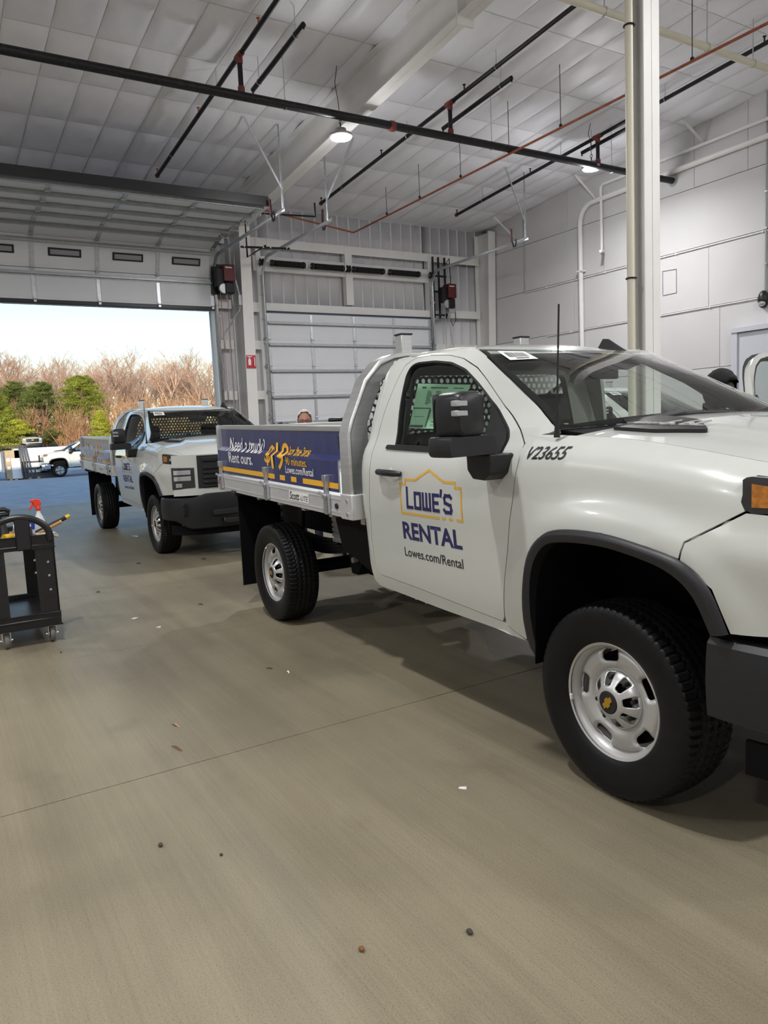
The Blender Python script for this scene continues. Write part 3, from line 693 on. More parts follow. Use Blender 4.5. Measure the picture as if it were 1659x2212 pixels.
def surf(name, V, F, fn, material, parent, out, solid=.012, mirror=False, origin=None, rim=True):
    P = [Vector(fn(*v)) for v in V]; s = 0
    for f in F[:200]:
        n = (P[f[1]]-P[f[0]]).cross(P[f[2]]-P[f[0]]); s += n.dot(Vector(out))
    if s < 0: F = [tuple(reversed(f)) for f in F]
    if mirror: P = [Vector((p.x, -p.y, p.z)) for p in P]; F = [tuple(reversed(f)) for f in F]
    if origin is not None: P = [p-Vector(origin) for p in P]
    me = bpy.data.meshes.new(name); me.from_pydata([tuple(p) for p in P], [], F); me.materials.append(material)
    me.shade_smooth(); me.update()
    if solid: me.set_sharp_from_angle(angle=math.radians(50)); sharp_rim(me)
    o = bpy.data.objects.new(name, me); COL.objects.link(o); o.parent = parent
    if origin is not None: o.location = origin
    if solid:
        q = o.modifiers.new('solid', 'SOLIDIFY'); q.thickness = solid; q.offset = -1; q.use_rim = True
    return o
def side(off=0): return lambda x, z: (x, -(Ys(x, z)+off), z)
SIDE_OUT = (0, -1, 0)
_tx = {}
def text2d(body, box, shear=0, bold=.0, keep=False):
    """letters as flat polygons scaled into box (u0,v0,u1,v1)"""
    cu = bpy.data.curves.new('txt', 'FONT'); cu.body = body; cu.size = 1; cu.offset = bold; cu.shear = shear; cu.resolution_u = 3; cu.fill_mode = 'FRONT'
    ob = bpy.data.objects.new('txt', cu); COL.objects.link(ob); dg = bpy.context.evaluated_depsgraph_get(); dg.update()
    me = bpy.data.meshes.new_from_object(ob.evaluated_get(dg)); bpy.data.objects.remove(ob); bpy.data.curves.remove(cu)
    V = [(v.co.x, v.co.y) for v in me.vertices]; F = [tuple(p.vertices) for p in me.polygons]; bpy.data.meshes.remove(me)
    u0 = min(v[0] for v in V); u1 = max(v[0] for v in V); v0 = min(v[1] for v in V); v1 = max(v[1] for v in V)
    a, b, c, d = box
    V = [(a+(p[0]-u0)/(u1-u0)*(c-a), b+(p[1]-v0)/(v1-v0)*(d-b)) for p in V]
    return V, F
def joinvf(L):
    V = []; F = []
    for v, f in L: n = len(V); V += v; F += [tuple(i+n for i in q) for q in f]
    return V, F
def gridcut(VF, us=(), vs2=()):
    # split flat lettering along grid lines so that it can follow a curved or folded panel
    V, F = VF; bm = bmesh.new(); vv = [bm.verts.new((p[0], p[1], 0)) for p in V]
    for f in F:
        try: bm.faces.new([vv[i] for i in f])
        except ValueError: pass
    for u in us: bmesh.ops.bisect_plane(bm, geom=bm.verts[:]+bm.edges[:]+bm.faces[:], plane_co=(u,0,0), plane_no=(1,0,0))
    for v in vs2: bmesh.ops.bisect_plane(bm, geom=bm.verts[:]+bm.edges[:]+bm.faces[:], plane_co=(0,v,0), plane_no=(0,1,0))
    bm.verts.index_update(); V2 = [(v.co.x, v.co.y) for v in bm.verts]; F2 = [tuple(v.index for v in f.verts) for f in bm.faces]; bm.free(); return V2, F2
def rect(a, b, c, d): return ([(a,b),(c,b),(c,d),(a,d)], [(0,1,2,3)])
def lineq(a, b, w):
    a = Vector(a); b = Vector(b); d = (b-a).normalized(); n = Vector((-d.y, d.x))*w/2
    return ([tuple(a-n-d*w/2), tuple(b-n+d*w/2), tuple(b+n+d*w/2), tuple(a+n-d*w/2)], [(0,1,2,3)])
def band(path, z0, z1, off=0, nz=3, thick=.02, zf=None):
    # strip that follows a plan path [(x,y)..]; zf(s)->(z0,z1)
    n = len(path); V = []; F = []
    for i, (x, y) in enumerate(path):
        a = Vector(path[max(i-1,0)]); b = Vector(path[min(i+1,n-1)]); t = (b-a).normalized(); nn = Vector((t.y, -t.x))
        za, zb = (z0, z1) if zf is None else zf(i/(n-1))
        for k in range(nz+1): V.append((x+nn.x*off, y+nn.y*off, za+(zb-za)*k/nz))
    for i in range(n-1):
        for k in range(nz):
            q = i*(nz+1)+k; F.append((q, q+nz+1, q+nz+2, q+1))
    return V, F
def solid_surf(name, V, F, material, parent, thick, mirror=False, bev=0, sharp=40):
    P = V; FF = F
    if mirror: P = [(p[0], -p[1], p[2]) for p in V]; FF = [tuple(reversed(f)) for f in F]
    me = bpy.data.meshes.new(name); me.from_pydata(P, [], FF); me.materials.append(material); me.shade_smooth(); me.set_sharp_from_angle(angle=math.radians(sharp)); me.update()
    if thick: sharp_rim(me)
    o = bpy.data.objects.new(name, me); COL.objects.link(o); o.parent = parent
    if thick: q = o.modifiers.new('solid', 'SOLIDIFY'); q.thickness = thick; q.offset = -1
    if bev:
        b = o.modifiers.new('bevel', 'BEVEL'); b.width = bev; b.segments = 2; b.limit_method = 'ANGLE'
    return o
def cat_rom(P, k=4):
    out = []; n = len(P)
    for i in range(n-1):
        p0 = Vector(P[max(i-1,0)]); p1 = Vector(P[i]); p2 = Vector(P[i+1]); p3 = Vector(P[min(i+2,n-1)])
        for j in range(k):
            t = j/k; out.append(tuple(.5*((2*p1)+(p2-p0)*t+(2*p0-5*p1+4*p2-p3)*t*t+(3*p1-p0-3*p2+p3)*t**3)))
    out.append(tuple(P[-1])); return out

# ---- wheel (axle along y, outer face at -y)
def make_wheel(parent, x, y, flip):
    R, w = .400, .262
    # tyre: dense tread grid with zig-zag grooves and shoulder lugs
    NA, ac = 288, []
    prof = [(.232,-.098),(.240,-.108),(.262,-.119),(.300,-.130),(.335,-.134),(.362,-.131),(.380,-.124)]
    tread = [-.120+.240*k/30 for k in range(31)]
    prof2 = [(r, -h) for r, h in reversed(prof)]
    mb = MB(); V = []; rows = len(prof)+len(tread)+len(prof2)
    for i in range(NA):
        th = 2*PI*i/NA; c, s = math.cos(th), math.sin(th)
        line = list(prof)
        for u in tread:
            crown = R - .010*(abs(u)/.12)**3 - .004*(abs(u)/.12)**2
            g = 0
            zz = .006*(abs(((i/NA*72) % 1)*2-1)*2-1)
            for gc in (-.062, -.020, .020, .062):
                d = abs(u-gc-zz)
                g = max(g, smooth(.010, .004, d))
            ph = (i/NA*72+(0 if u < 0 else .5)) % 1
            if abs(u) > .070: g = max(g, smooth(.66, .74, ph)*smooth(1.0, .93, ph)*smooth(.068,.082,abs(u)))
            line.append((crown-.007*g, u))
        line += prof2
        for r, h in line: V.append((r*s, h, r*c))
    F = [(i*rows+k, ((i+1) % NA)*rows+k, ((i+1) % NA)*rows+k+1, i*rows+k+1) for i in range(NA) for k in range(rows-1)]
    mb.add(V, F); tyre = mb.build('wheel', M['rubber'], parent, smooth_ang=32)
    # rim: barrel + slotted steel disc
    mb = MB(); mb.lathe([(.226,.10),(.216,.06),(.205,0),(.205,-.05),(.214,-.075),(.226,-.092),(.238,-.096),(.241,-.104),(.236,-.108),(.228,-.104)], 72, axis='y', cap=False)
    mb.build('rim', M['rim'], tyre, smooth_ang=40)
    NT, NR = 260, 26; r0, r1 = .070, .216
    dish = herm([(.06,-.060),(.09,-.060),(.118,-.058),(.126,-.056),(.138,-.066),(.165,-.076),(.192,-.074),(.206,-.062),(.216,-.050)])
    def sdf(r, t):
        k = round(t/(2*PI/5)); a = (t-k*2*PI/5); px, py = r*math.sin(a), r*math.cos(a)-.180
        qx, qy = abs(px)-.043+.017, abs(py)-.0235+.017
        return math.hypot(max(qx,0), max(qy,0))+min(max(qx,qy),0)-.017
    P2 = {}; 
    def vert(i, j):
        t = 2*PI*i/NT; r = r0+(r1-r0)*j/NR
        for _ in range(3):
            d = sdf(r, t)
            if abs(d) < .0042:
                e = 1e-4; gr = (sdf(r+e,t)-sdf(r-e,t))/(2*e); gt = (sdf(r,t+e)-sdf(r,t-e))/(2*e)/r
                g2 = gr*gr+gt*gt
                if g2 < 1e-6: break
                r -= d*gr/g2; t -= d*gt/g2/r
            else: break
        return r, t, sdf(r, t)
    G = [[vert(i, j) for j in range(NR+1)] for i in range(NT)]
    V = []; F = []
    for i in range(NT):
        for j in range(NR+1):
            r, t, d = G[i][j]; h = dish(r) + .010*smooth(.014, .0, abs(d)) if d > 0 else dish(r)+.010
            V.append((r*math.sin(t), h, r*math.cos(t)))
    for i in range(NT):
        for j in range(NR):
            q = [(i,j),(i,j+1),((i+1) % NT,j+1),((i+1) % NT,j)]
            if all(G[a][b][2] <= 2e-4 for a, b in q): continue
            F.append(tuple(a*(NR+1)+b for a, b in q))
    mb = MB(); mb.add(V, F); d = mb.build('disc', M['rim'], tyre, smooth_ang=40); 
    q = d.modifiers.new('solid', 'SOLIDIFY'); q.thickness = .007; q.offset = 0
    mb = MB(); mb.lathe([(.02,.02),(.19,.02),(.19,-.012),(.11,-.016),(.10,-.03),(.02,-.03)], 36, axis='y'); mb.build('brake_drum', M['under'], tyre)
    # hub cap: crowned cap with eight windows, spokes, lug nuts, black centre and gold cross emblem
    KC = 1.17; ch0 = herm([(.0,-.122),(.030,-.122),(.044,-.118),(.060,-.108),(.085,-.088),(.098,-.070),(.102,-.058)]); cap_h = lambda r: ch0(r/KC)
    NT, NR = 192, 14; V = []; F = []
    def sd2(r, t):
        k = round(t/(2*PI/8)); a = t-k*2*PI/8; px, py = r*math.sin(a), r*math.cos(a)-.076
        wv = .0165+.16*(py); wv = max(.006, wv)
        qx, qy = abs(px)-wv+.006, abs(py)-.020+.006
        return math.hypot(max(qx,0), max(qy,0))+min(max(qx,qy),0)-.006
    def v2(i, j):
        t = 2*PI*i/NT; r = .036+(.102-.036)*j/NR
        for _ in range(3):
            d_ = sd2(r, t)
            if abs(d_) < .0026:
                e = 1e-4; gr = (sd2(r+e,t)-sd2(r-e,t))/(2*e); gt = (sd2(r,t+e)-sd2(r,t-e))/(2*e)/r; g2 = gr*gr+gt*gt
                if g2 < 1e-6: break
                r -= d_*gr/g2; t -= d_*gt/g2/r
            else: break
        return r, t, sd2(r, t)
    G = [[v2(i, j) for j in range(NR+1)] for i in range(NT)]
    for i in range(NT):
        for j in range(NR+1): r, t, dd = G[i][j]; V.append((KC*r*math.sin(t), ch0(r), KC*r*math.cos(t)))
    for i in range(NT):
        for j in range(NR):
            q = [(i,j),(i,j+1),((i+1) % NT,j+1),((i+1) % NT,j)]
            if all(G[a][b][2] <= 2e-4 for a, b in q): continue
            F.append(tuple(a*(NR+1)+b for a, b in q))
    mb = MB(); mb.add(V, F); cp = mb.build('hub_cap', M['cap'], tyre, smooth_ang=45); q = cp.modifiers.new('solid', 'SOLIDIFY'); q.thickness = .006; q.offset = 0
    MB().lathe([(.002,-.118),(.043,-.119),(.047,-.123),(.043,-.126),(.002,-.127)], 30, axis='y').build('cap_centre', M['blackmatte'], tyre)
    bow = [(-.024,-.008),(-.010,-.008),(-.008,-.0145),(.008,-.0145),(.010,-.008),(.024,-.008),(.024,.008),(.010,.008),(.008,.0145),(-.008,.0145),(-.010,.008),(-.024,.008)]
    bow = [(1.2*u+v*.4, 1.2*v) for u, v in bow]; ca, sa = math.cos(.6), math.sin(.6)
    MB().prism([(u*ca-v*sa, u*sa+v*ca) for u, v in bow], -.1295, -.126, 'y').build('emblem', M['gold'], tyre)
    for k in range(8):
        a = 2*PI*k/8; MB().lathe([(.004,-.095),(.009,-.092),(.010,-.06),(.010,-.05)], 6, (.094*math.sin(a),0,.094*math.cos(a)), 'y').build('lug_nut', M['blacksteel'], tyre)
    MB().box((-.232,-.112,-.012),(-.222,-.098,.012)).build('balance_weight', M['paper'], tyre, bevel=.002)
    tyre.location = (x, y, R-.004)
    if flip: tyre.rotation_euler = (0, 0, PI)
    return tyre
def place_wheel(src, parent, x, y, flip, spin):
    w = copy_tree(src, parent); w.location = (x, y, .396); w.rotation_euler = (0, spin, PI if flip else 0); return w
ARCH_O = [(4.150,.802),(4.098,.948),(4.009,1.029),(3.853,1.067),(3.634,1.095),(3.409,1.086),(3.283,1.041),(3.191,.939),(3.137,.755),(3.124,.582)]
ARCH_I = [(4.098,.790),(4.045,.915),(3.960,.985),(3.830,1.022),(3.634,1.046),(3.415,1.035),(3.310,1.000),(3.232,.905),(3.192,.745),(3.178,.450)]
DOOR = [(3.118,1.36),(3.098,1.430),(2.995,1.491),(2.78,1.602),(2.625,1.712),(2.47,1.819),(2.345,1.879),(2.24,1.906),(2.08,1.924),(1.955,1.920),(1.878,1.885),(1.848,1.754),(1.815,1.62),(1.79,1.47),(1.802,1.33),(1.777,1.10),(1.748,.85),(1.757,.70),(1.80,.650),(2.20,.634),(2.93,.590),(2.955,.62),(2.992,.81),(3.047,1.034),(3.088,1.185)]
WIN = rnd_poly([(2.02,1.428),(1.98,1.63),(1.942,1.83),(1.952,1.875),(2.0,1.890),(2.15,1.886),(2.275,1.866),(2.39,1.820),(2.50,1.748),(2.65,1.647),(2.797,1.556),(2.92,1.490),(2.97,1.448),(2.996,1.392)], .02, 3)
PILLAR = [(2.40,1.924),(2.485,1.884),(2.633,1.804),(2.76,1.737),(2.895,1.661),(2.975,1.618),(3.09,1.557),(3.18,1.514),(3.225,1.488)]
def scale_poly(p, k, c=None):
    c = c or (sum(q[0] for q in p)/len(p), sum(q[1] for q in p)/len(p)); return [(c[0]+(q[0]-c[0])*k, c[1]+(q[1]-c[1])*k) for q in p]
def shrink(poly, d):
    n = len(poly); A = sum(poly[i-1][0]*poly[i][1]-poly[i][0]*poly[i-1][1] for i in range(n)); s = 1 if A > 0 else -1; out = []
    for i in range(n):
        p, a, b = Vector(poly[i]), Vector(poly[i-1]), Vector(poly[(i+1) % n])
        u = (p-a).normalized(); v = (b-p).normalized(); n1 = Vector((-u.y,u.x))*s; n2 = Vector((-v.y,v.x))*s; m = (n1+n2)
        if m.length < .3: m = n1
        m.normalize(); out.append(tuple(p+m*d/max(.5, m.dot(n1))))
    return out
HN = lambda x: Ys(x, ZE(x)-.004)
def hood_z(x, y):
    h = HN(x); f = min(1, abs(y)/h); z = ZE(x)-.004 + .062*(1-f**2.4)*smooth(4.60, 4.20, x) + .012*(smooth(.62,.54,abs(y))-.0)*smooth(4.5,4.2,x)
    return z
_pl = list(reversed(cat_rom(PILLAR, 6)))      # bottom .. top is reversed below
def windshield(u, v):     # u 0 bottom .. 1 top, v -1..1 ; the glass edge lies on the pillar line
    t = (1-u)*(len(_pl)-1); i = min(len(_pl)-2, int(t)); p0, p1 = _pl[len(_pl)-1-i], _pl[len(_pl)-2-i]
    k = t-i; ex, ez = p0[0]+(p1[0]-p0[0])*k, p0[1]+(p1[1]-p0[1])*k
    ey = Ys(ex, ez)-.010
    q = 4*u*(1-u); cx_, cz_ = 3.445+(2.535-3.445)*u+.030*q, 1.512+(1.912-1.512)*u+.022*q
    f = abs(v)**2.6
    return Vector((cx_+(ex+.004-cx_)*f, ey*v, cz_+(ez+.004-cz_)*f))
def RW(x): return .735-.118*smooth(1.95, 2.6, x)
def roof_pt(x, y):
    zr = 2.0 - (.31*(x-1.95)**2 if x > 1.95 else .55*(1.95-x)**2); return (x, y, zr-.055*(abs(y)/RW(x))**2.6)
def make_truck():
    T = bpy.data.objects.new('flatbed_truck', None); COL.objects.link(T)
    P_ = M['paint']
    # --- cab sides, doors, fenders (both sides from one outline)
    cab_out = [(1.70,.60),(1.637,.80),(1.615,1.06),(1.632,1.32),(1.640,1.49),(1.660,1.68),(1.682,1.85),(1.715,1.940),(1.90,1.958),(2.20,1.957),(2.32,1.946)] + PILLAR + [(3.19,1.474),(3.112,1.462)]
    dd = shrink(DOOR, -.005)
    # door seam from front-top round the rear to the sill
    cab_out += dd[1:21] + [(2.960,.578),(3.10,.533),(2.42,.546),(1.75,.572)]
    cs = tri2d(cab_out, (), .05)
    dr_ = tri2d(DOOR, (WIN,), .05)
    fen = [(2.962,.585),(2.998,.81),(3.053,1.034),(3.094,1.185),(3.124,1.36),(3.104,1.436),(3.115,1.470)] + [(x, ZE(x)-.004) for x in np.linspace(3.22,4.43,16)] + [(4.19,1.324),(4.174,1.308),(4.170,1.24),(4.184,1.212),(4.0,1.10),(3.985,1.04)] + ARCH_O[3:] + [(3.10,.540)]
    fe = tri2d(fen, (), .035)
    fas = [(4.190,1.205),(4.43,1.190),(4.42,1.0),(4.40,.82),(4.155,.805),(4.104,.950),(3.992,1.036),(4.006,1.095)]
    fa = tri2d(fas, (), .035)
    sail = rnd_poly([(2.672,1.630),(2.797,1.553),(2.92,1.487),(2.966,1.446),(2.992,1.394),(2.82,1.400)], .01, 2)
    HX, HY = 3.10, .985
    for mir in (False, True):
        sgn = 1 if mir else -1
        surf('cab_side', *cs, side(), P_, T, SIDE_OUT, .03, mir)
        surf('fender', *fe, side(), P_, T, SIDE_OUT, .012, mir)
        surf('front_corner', *fa, side(), P_, T, SIDE_OUT, .012, mir)
        org = (HX, sgn*HY, 1.0)
        D = surf('cab_door', *dr_, side(), P_, T, SIDE_OUT, .045, mir, org)
        def dpart(name, VF, off, m_, solid, out=SIDE_OUT):
            V, F = VF
            o = surf(name, V, F, side(off), m_, D, out, solid, mir, org); o.location = (0,0,0); return o
        dpart('window_glass', tri2d(shrink(WIN, .008), (), .06), -.022, M['glassside'], 0)
        dpart('window_seal', tri2d(shrink(WIN, -.004), (shrink(WIN, .007),), .05), .001, M['black'], .03)
        dpart('door_seal', tri2d(shrink(DOOR, .004), (shrink(DOOR, .034),), .07), -.047, M['blackmatte'], .006)
        dpart('mirror_sail', tri2d(sail, (), .05), .012, M['black'], .03)
        belt = [(1.945,1.432),(2.87,1.404),(2.87,1.382),(1.945,1.410)]
        dpart('belt_strip', tri2d(rnd_poly(belt, .008, 2), (), .05), .010, M['black'], .02)
        mb = MB(); y = sgn
        # handle
        hp = [(1.915,1.277),(1.945,1.279),(2.035,1.277),(2.125,1.275),(2.158,1.272)]
        mb = MB()
        for k in range(len(hp)-1): pass
        mb.tube([(hp[i][0]-HX, sgn*(Ys(*hp[i])+[.006,.030,.038,.030,.008][i])-sgn*HY, hp[i][1]-1.0) for i in range(5)], [.014,.018,.019,.018,.014], 10)
        mb.build('door_handle', M['black'], D)
        mb = MB(); mb.sphere((2.035-HX, sgn*(Ys(2.035,1.265)-.012)-sgn*HY, 1.265-1.0), 1, 16, 8, sc=(.055,.0135,.050)); mb.build('handle_cup', M['cupgrey'], D)
        # towing mirror
        def L(p): return (p[0]-HX, sgn*p[1]-sgn*HY, p[2]-1.0)
        prof = rnd_poly([(1.150,1.474),(1.300,1.474),(1.306,1.58),(1.298,1.656),(1.26,1.672),(1.17,1.672),(1.148,1.656)], .03, 4)
        mb = MB(); n = len(prof)
        lay = [(2.895,.90,0),(2.915,1,0),(3.03,1,0),(3.062,.94,0),(3.075,.82,0)]
        V = []
        for lx, sc, dz in lay:
            for u, w in prof: V.append(L((lx, 1.227+(u-1.227)*sc, 1.572+(w-1.572)*sc)))
        F = [(i*n+j, (i+1)*n+j, (i+1)*n+(j+1) % n, i*n+(j+1) % n) for i in range(len(lay)-1) for j in range(n)] + [tuple(range(n)), tuple(reversed([4*n+j for j in range(n)]))]
        mb.add(V, F); mb.build('mirror_head', M['black'], D, smooth_ang=50)
        mb = MB(); mb.add([L((2.893,1.165,1.50)),L((2.893,1.305,1.50)),L((2.893,1.305,1.665)),L((2.893,1.165,1.665))],[(0,1,2,3)]); mb.build('mirror_glass', M['chrome'], D)
        prof = rnd_poly([(1.075,1.392),(1.330,1.388),(1.342,1.405),(1.338,1.478),(1.12,1.480),(1.08,1.468)], .012, 2); n = len(prof); V = []
        for lx, sc in ((2.895,.97),(2.91,1),(3.03,1),(3.06,.95)):
            for u, w in prof: V.append(L((lx, 1.21+(u-1.21)*sc, 1.434+(w-1.434)*sc)))
        F = [(i*n+j, (i+1)*n+j, (i+1)*n+(j+1) % n, i*n+(j+1) % n) for i in range(3) for j in range(n)] + [tuple(range(n)), tuple(reversed([3*n+j for j in range(n)]))]
        mb = MB(); mb.add(V, F); mb.build('mirror_arm', M['black'], D, smooth_ang=50)
        mb = MB(); mb.prism([(2.895,1.393),(3.075,1.393),(3.06,1.305),(3.02,1.276),(2.94,1.280),(2.90,1.32)], 1.0, 1.135, 'y')
        mb.v = [L(p) for p in mb.v]; mb.build('mirror_mount', M['black'], D, bevel=.008)
        for dz in (0, -.042):
            mb = MB(); mb.box((3.035,1.246,1.606+dz),(3.076,1.310,1.632+dz)); mb.v = [L(p) for p in mb.v]
            mb.build('mirror_signal', M['clearlens'], D, bevel=.005)
        if not mir: T['rdoor'] = D.name
        else: T['ldoor'] = D.name
        # wheel-arch flare, liner and splash flap
        ao = cat_rom(ARCH_O, 4); ai = cat_rom(ARCH_I, 4); n = len(ao); V = []
        for i in range(n):
            o_, i_ = ao[i], ai[i]; mid = ((o_[0]+i_[0])/2, (o_[1]+i_[1])/2)
            for q, of in ((o_, .003), ((o_[0]*.85+i_[0]*.15, o_[1]*.85+i_[1]*.15), .022), (mid, .028), (i_, .020), (i_, -.05)):
                V.append((q[0], -(Ys(*q)+of), q[1]))
        F = [(i*5+k, i*5+k+1, (i+1)*5+k+1, (i+1)*5+k) for i in range(n-1) for k in range(4)]
        solid_surf('wheel_flare', V, F, M['trim'], T, 0, mir, sharp=60)
        V = []
        for i in range(n):
            for yy in (1.0, .80, .52): V.append((ai[i][0], -yy, ai[i][1]))
        F = [(i*3+k, i*3+k+1, (i+1)*3+k+1, (i+1)*3+k) for i in range(n-1) for k in range(2)]
        nb = len(V); V += [(p[0], -.52, p[1]) for p in ai]; F.append(tuple(range(nb, nb+n)))
        solid_surf('wheel_liner', V, F, M['under'], T, .006, mir)
        # --- DRL / turn lamp and headlamp
        pth = cat_rom([(4.174,-Ys(4.174,1.26)-.001),(4.28,-Ys(4.28,1.26)-.001),(4.385,-.915),(4.465,-.80),(4.525,-.635)], 6)
        V, F = band(pth, 0, 0, .003, 3, zf=lambda s: (1.204+.030*max(0,.06-s)/.06, 1.326-.040*s-.014*max(0,.06-s)/.06)); ho = solid_surf('turn_lamp', V, F, M['lampdark'], T, .03, mir)
        V, F = band(pth[2:7], 0, 0, .008, 2, zf=lambda s: (1.224, 1.300-.012*s)); solid_surf('amber_lens', V, F, M['amber'], ho, .008, mir)
        V, F = band(pth[9:22], 1.236, 1.266, .008, 2); solid_surf('light_bar', V, F, M['clearlens'], ho, .008, mir)
        pth = cat_rom([(4.405,-.952),(4.452,-.895),(4.495,-.80),(4.532,-.705)], 4)
        V, F = band(pth, 0, 0, .008, 3, zf=lambda s: (.878+.02*s, 1.152-.01*s)); hl = solid_surf('headlamp', V, F, M['lampdark'], T, .04, mir, bev=.006)
        for za, zb in ((1.06,1.115),(.985,1.04)):
            V, F = band(pth[2:11], za, zb, .014, 2); solid_surf('reflector', V, F, M['clearlens'], hl, .01, mir, bev=.003)
        V, F = band(pth[3:7], .905, .955, .014, 2); solid_surf('fog_reflector', V, F, M['clearlens'], hl, .01, mir, bev=.003)
        # mud flap behind the rear wheel, sill skirt
        mb = MB().box((-.66,sgn*.62,.19),(-.645,sgn*1.01,.98)); mb.build('mud_flap', M['under'], T)
        mb = MB().tube([(-.70,sgn*1.03,1.015),(-.58,sgn*1.03,1.015)], .03, 12).box((-.72,sgn*.60,.985),(-.60,sgn*1.02,1.01)); mb.build('flap_bracket', M['blacksteel'], T)
    # --- hood
    nx, ny = 30, 28; V = []; F = []
    for i in range(nx+1):
        for j in range(ny+1):
            v = -1+2*j/ny; xr = 3.44-.10*v*v; xf = 4.47-.06*v*v; x = xr+(xf-xr)*i/nx; y = (HN(x)-.004)*v
            V.append((x, y, hood_z(x, y)))
    F = [(i*(ny+1)+j, (i+1)*(ny+1)+j, (i+1)*(ny+1)+j+1, i*(ny+1)+j+1) for i in range(nx) for j in range(ny)]
    hood = solid_surf('hood', V, F, P_, T, .02)
    # front edge of the hood rolls down to the grille
    pth = [(4.465+.002-.06*v*v, .80*v) for v in np.linspace(-1,1,17)]
    V = []; 
    for x, y in pth:
        z = hood_z(x, y)
        for dx, dz in ((0,0),(.022,-.012),(.034,-.035),(.036,-.06)): V.append((x+dx, y, z+dz))
    F = [(i*4+k, i*4+k+1, (i+1)*4+k+1, (i+1)*4+k) for i in range(16) for k in range(3)]
    solid_surf('hood_lip', V, F, P_, T, .01)
    # scoop badge pads on the hood flanks
    for s in (-1, 1):
        pad = rnd_poly([(3.40,.745),(3.62,.735),(3.80,.640),(3.66,.520),(3.42,.470)], .03, 3)
        V, F = tri2d(pad, (), .05)
        sc = surf('hood_vent', V, F, lambda x, y, s=s: (x, s*y, hood_z(x, y)+.016), M['black'], T, (0,0,1), .03)
        bw = [text2d('6.6L', (.0,0,.19,.075), .25, .02), text2d('Allison', (-.145,.012,-.012,.062), .2, .01)]
        V, F = joinvf(bw)
        ca = math.cos(.30); sa = math.sin(.30)
        def mp(u, v, s=s):
            x = 3.565+u*ca*1.0+v*.15; y = -(.655-u*.22-v*1.0) if s < 0 else (.655-u*.22-v*1.0); return (x, y, hood_z(x, y)+.021)
        o = surf('engine_badge', V, F, mp, M['cap'], sc, (0,0,1), .005)
    # --- roof, windscreen, pillars, cowl
    nx, ny = 18, 24; V = []
    for i in range(nx+1):
        for j in range(ny+1):
            v = -1+2*j/ny; xf = 2.53-.13*abs(v)**2.6; xr = 1.66+.05*v**6; x = xr+(xf-xr)*i/nx; V.append(roof_pt(x, RW(x)*v))
    F = [(i*(ny+1)+j, (i+1)*(ny+1)+j, (i+1)*(ny+1)+j+1, i*(ny+1)+j+1) for i in range(nx) for j in range(ny)]
    solid_surf('roof', V, F, P_, T, .02)
    solid_surf('headliner', [(p[0], p[1]*.96, p[2]-.05) for p in V], [tuple(reversed(f)) for f in F], M['headliner'], T, 0)
    for s in (-1, 1):   # roof rail filler and A pillar skin
        V = []; st = [(x, 1.957-.0*(x)) for x in np.linspace(1.72,2.36,8)] 
        for x, z in st:
            q = roof_pt(x, RW(x))
            for k in range(4):
                t = k/3; zz = z-.012; a = Vector((x, s*Ys(x,zz), zz)); b = Vector((x, s*(RW(x)-.006), q[2]+.001)); p = a.lerp(b, t); p.z += .006*math.sin(PI*t); V.append(tuple(p))
        F = [(i*4+k, i*4+k+1, (i+1)*4+k+1, (i+1)*4+k) for i in range(7) for k in range(3)]
        if s > 0: F = [tuple(reversed(f)) for f in F]
        solid_surf('roof_rail', V, F, P_, T, 0)
        # inner pillar trim with grab handle
        V = []
        for i in range(9):
            u = i/8; g = windshield(u, s*.985)
            V += [(g.x-.02, g.y, g.z-.02), (g.x-.09, g.y-s*.02, g.z-.05)]
        o = solid_surf('pillar_trim', V, [(2*i,2*i+1,2*i+3,2*i+2) for i in range(8)], M['headliner'], T, .02)
    V = []; nu, nv = 14, 22
    for i in range(nu+1):
        for j in range(nv+1): V.append(tuple(windshield(i/nu, -1+2*j/nv)))
    F = [(i*(nv+1)+j, i*(nv+1)+j+1, (i+1)*(nv+1)+j+1, (i+1)*(nv+1)+j) for i in range(nu) for j in range(nv)]
    ws = solid_surf('windscreen', V, F, M['glass'], T, 0)
    V = []; rim = [(0.0,1),(.045,.965),(.955,.955),(1.0,1)]
    def fr(a, b): 
        L1 = []; 
        for (u0, u1) in ((0,0),): pass
        return L1
    loop_o = [(0,v) for v in np.linspace(-1,1,23)] + [(u,1) for u in np.linspace(0,1,15)[1:]] + [(1,v) for v in np.linspace(1,-1,23)[1:]] + [(u,-1) for u in np.linspace(1,0,15)[1:-1]]
    for u, v in loop_o:
        ui = min(.955, max(.07, u)); vi = max(-.955, min(.955, v)); a = windshield(u, v); b = windshield(ui, vi)
        V += [(a.x-.004, a.y, a.z-.004), (b.x-.004, b.y, b.z-.004)]
    n = len(loop_o); solid_surf('glass_border', V, [(2*i,2*i+1,(2*i+3) % (2*n),(2*i+2) % (2*n)) for i in range(n)], M['black'], ws, 0)
    V = []; q = [(.72,-.80),(.72,-.58),(.845,-.60),(.845,-.81)]
    for u, v in [(.80,-.90),(.80,-.70),(.92,-.71),(.92,-.905)]: p = windshield(u, v); V.append((p.x+.004, p.y, p.z+.004))
    lb = solid_surf('barcode_label', V, [(0,1,2,3)], M['paper'], ws, 0)
    a, b, c, d = [Vector(p) for p in V]; mb = MB(); rr = random.Random(5); t = .12
    while t < .85:
        w = rr.choice((.008,.014,.02)); f = lambda s, r: (a.lerp(b, s)).lerp(d.lerp(c, s), r)+Vector((.0015,0,.0015))
        mb.add([f(t,.3),f(t+w,.3),f(t+w,.82),f(t,.82)], [(0,1,2,3)]); t += w+rr.choice((.008,.014))
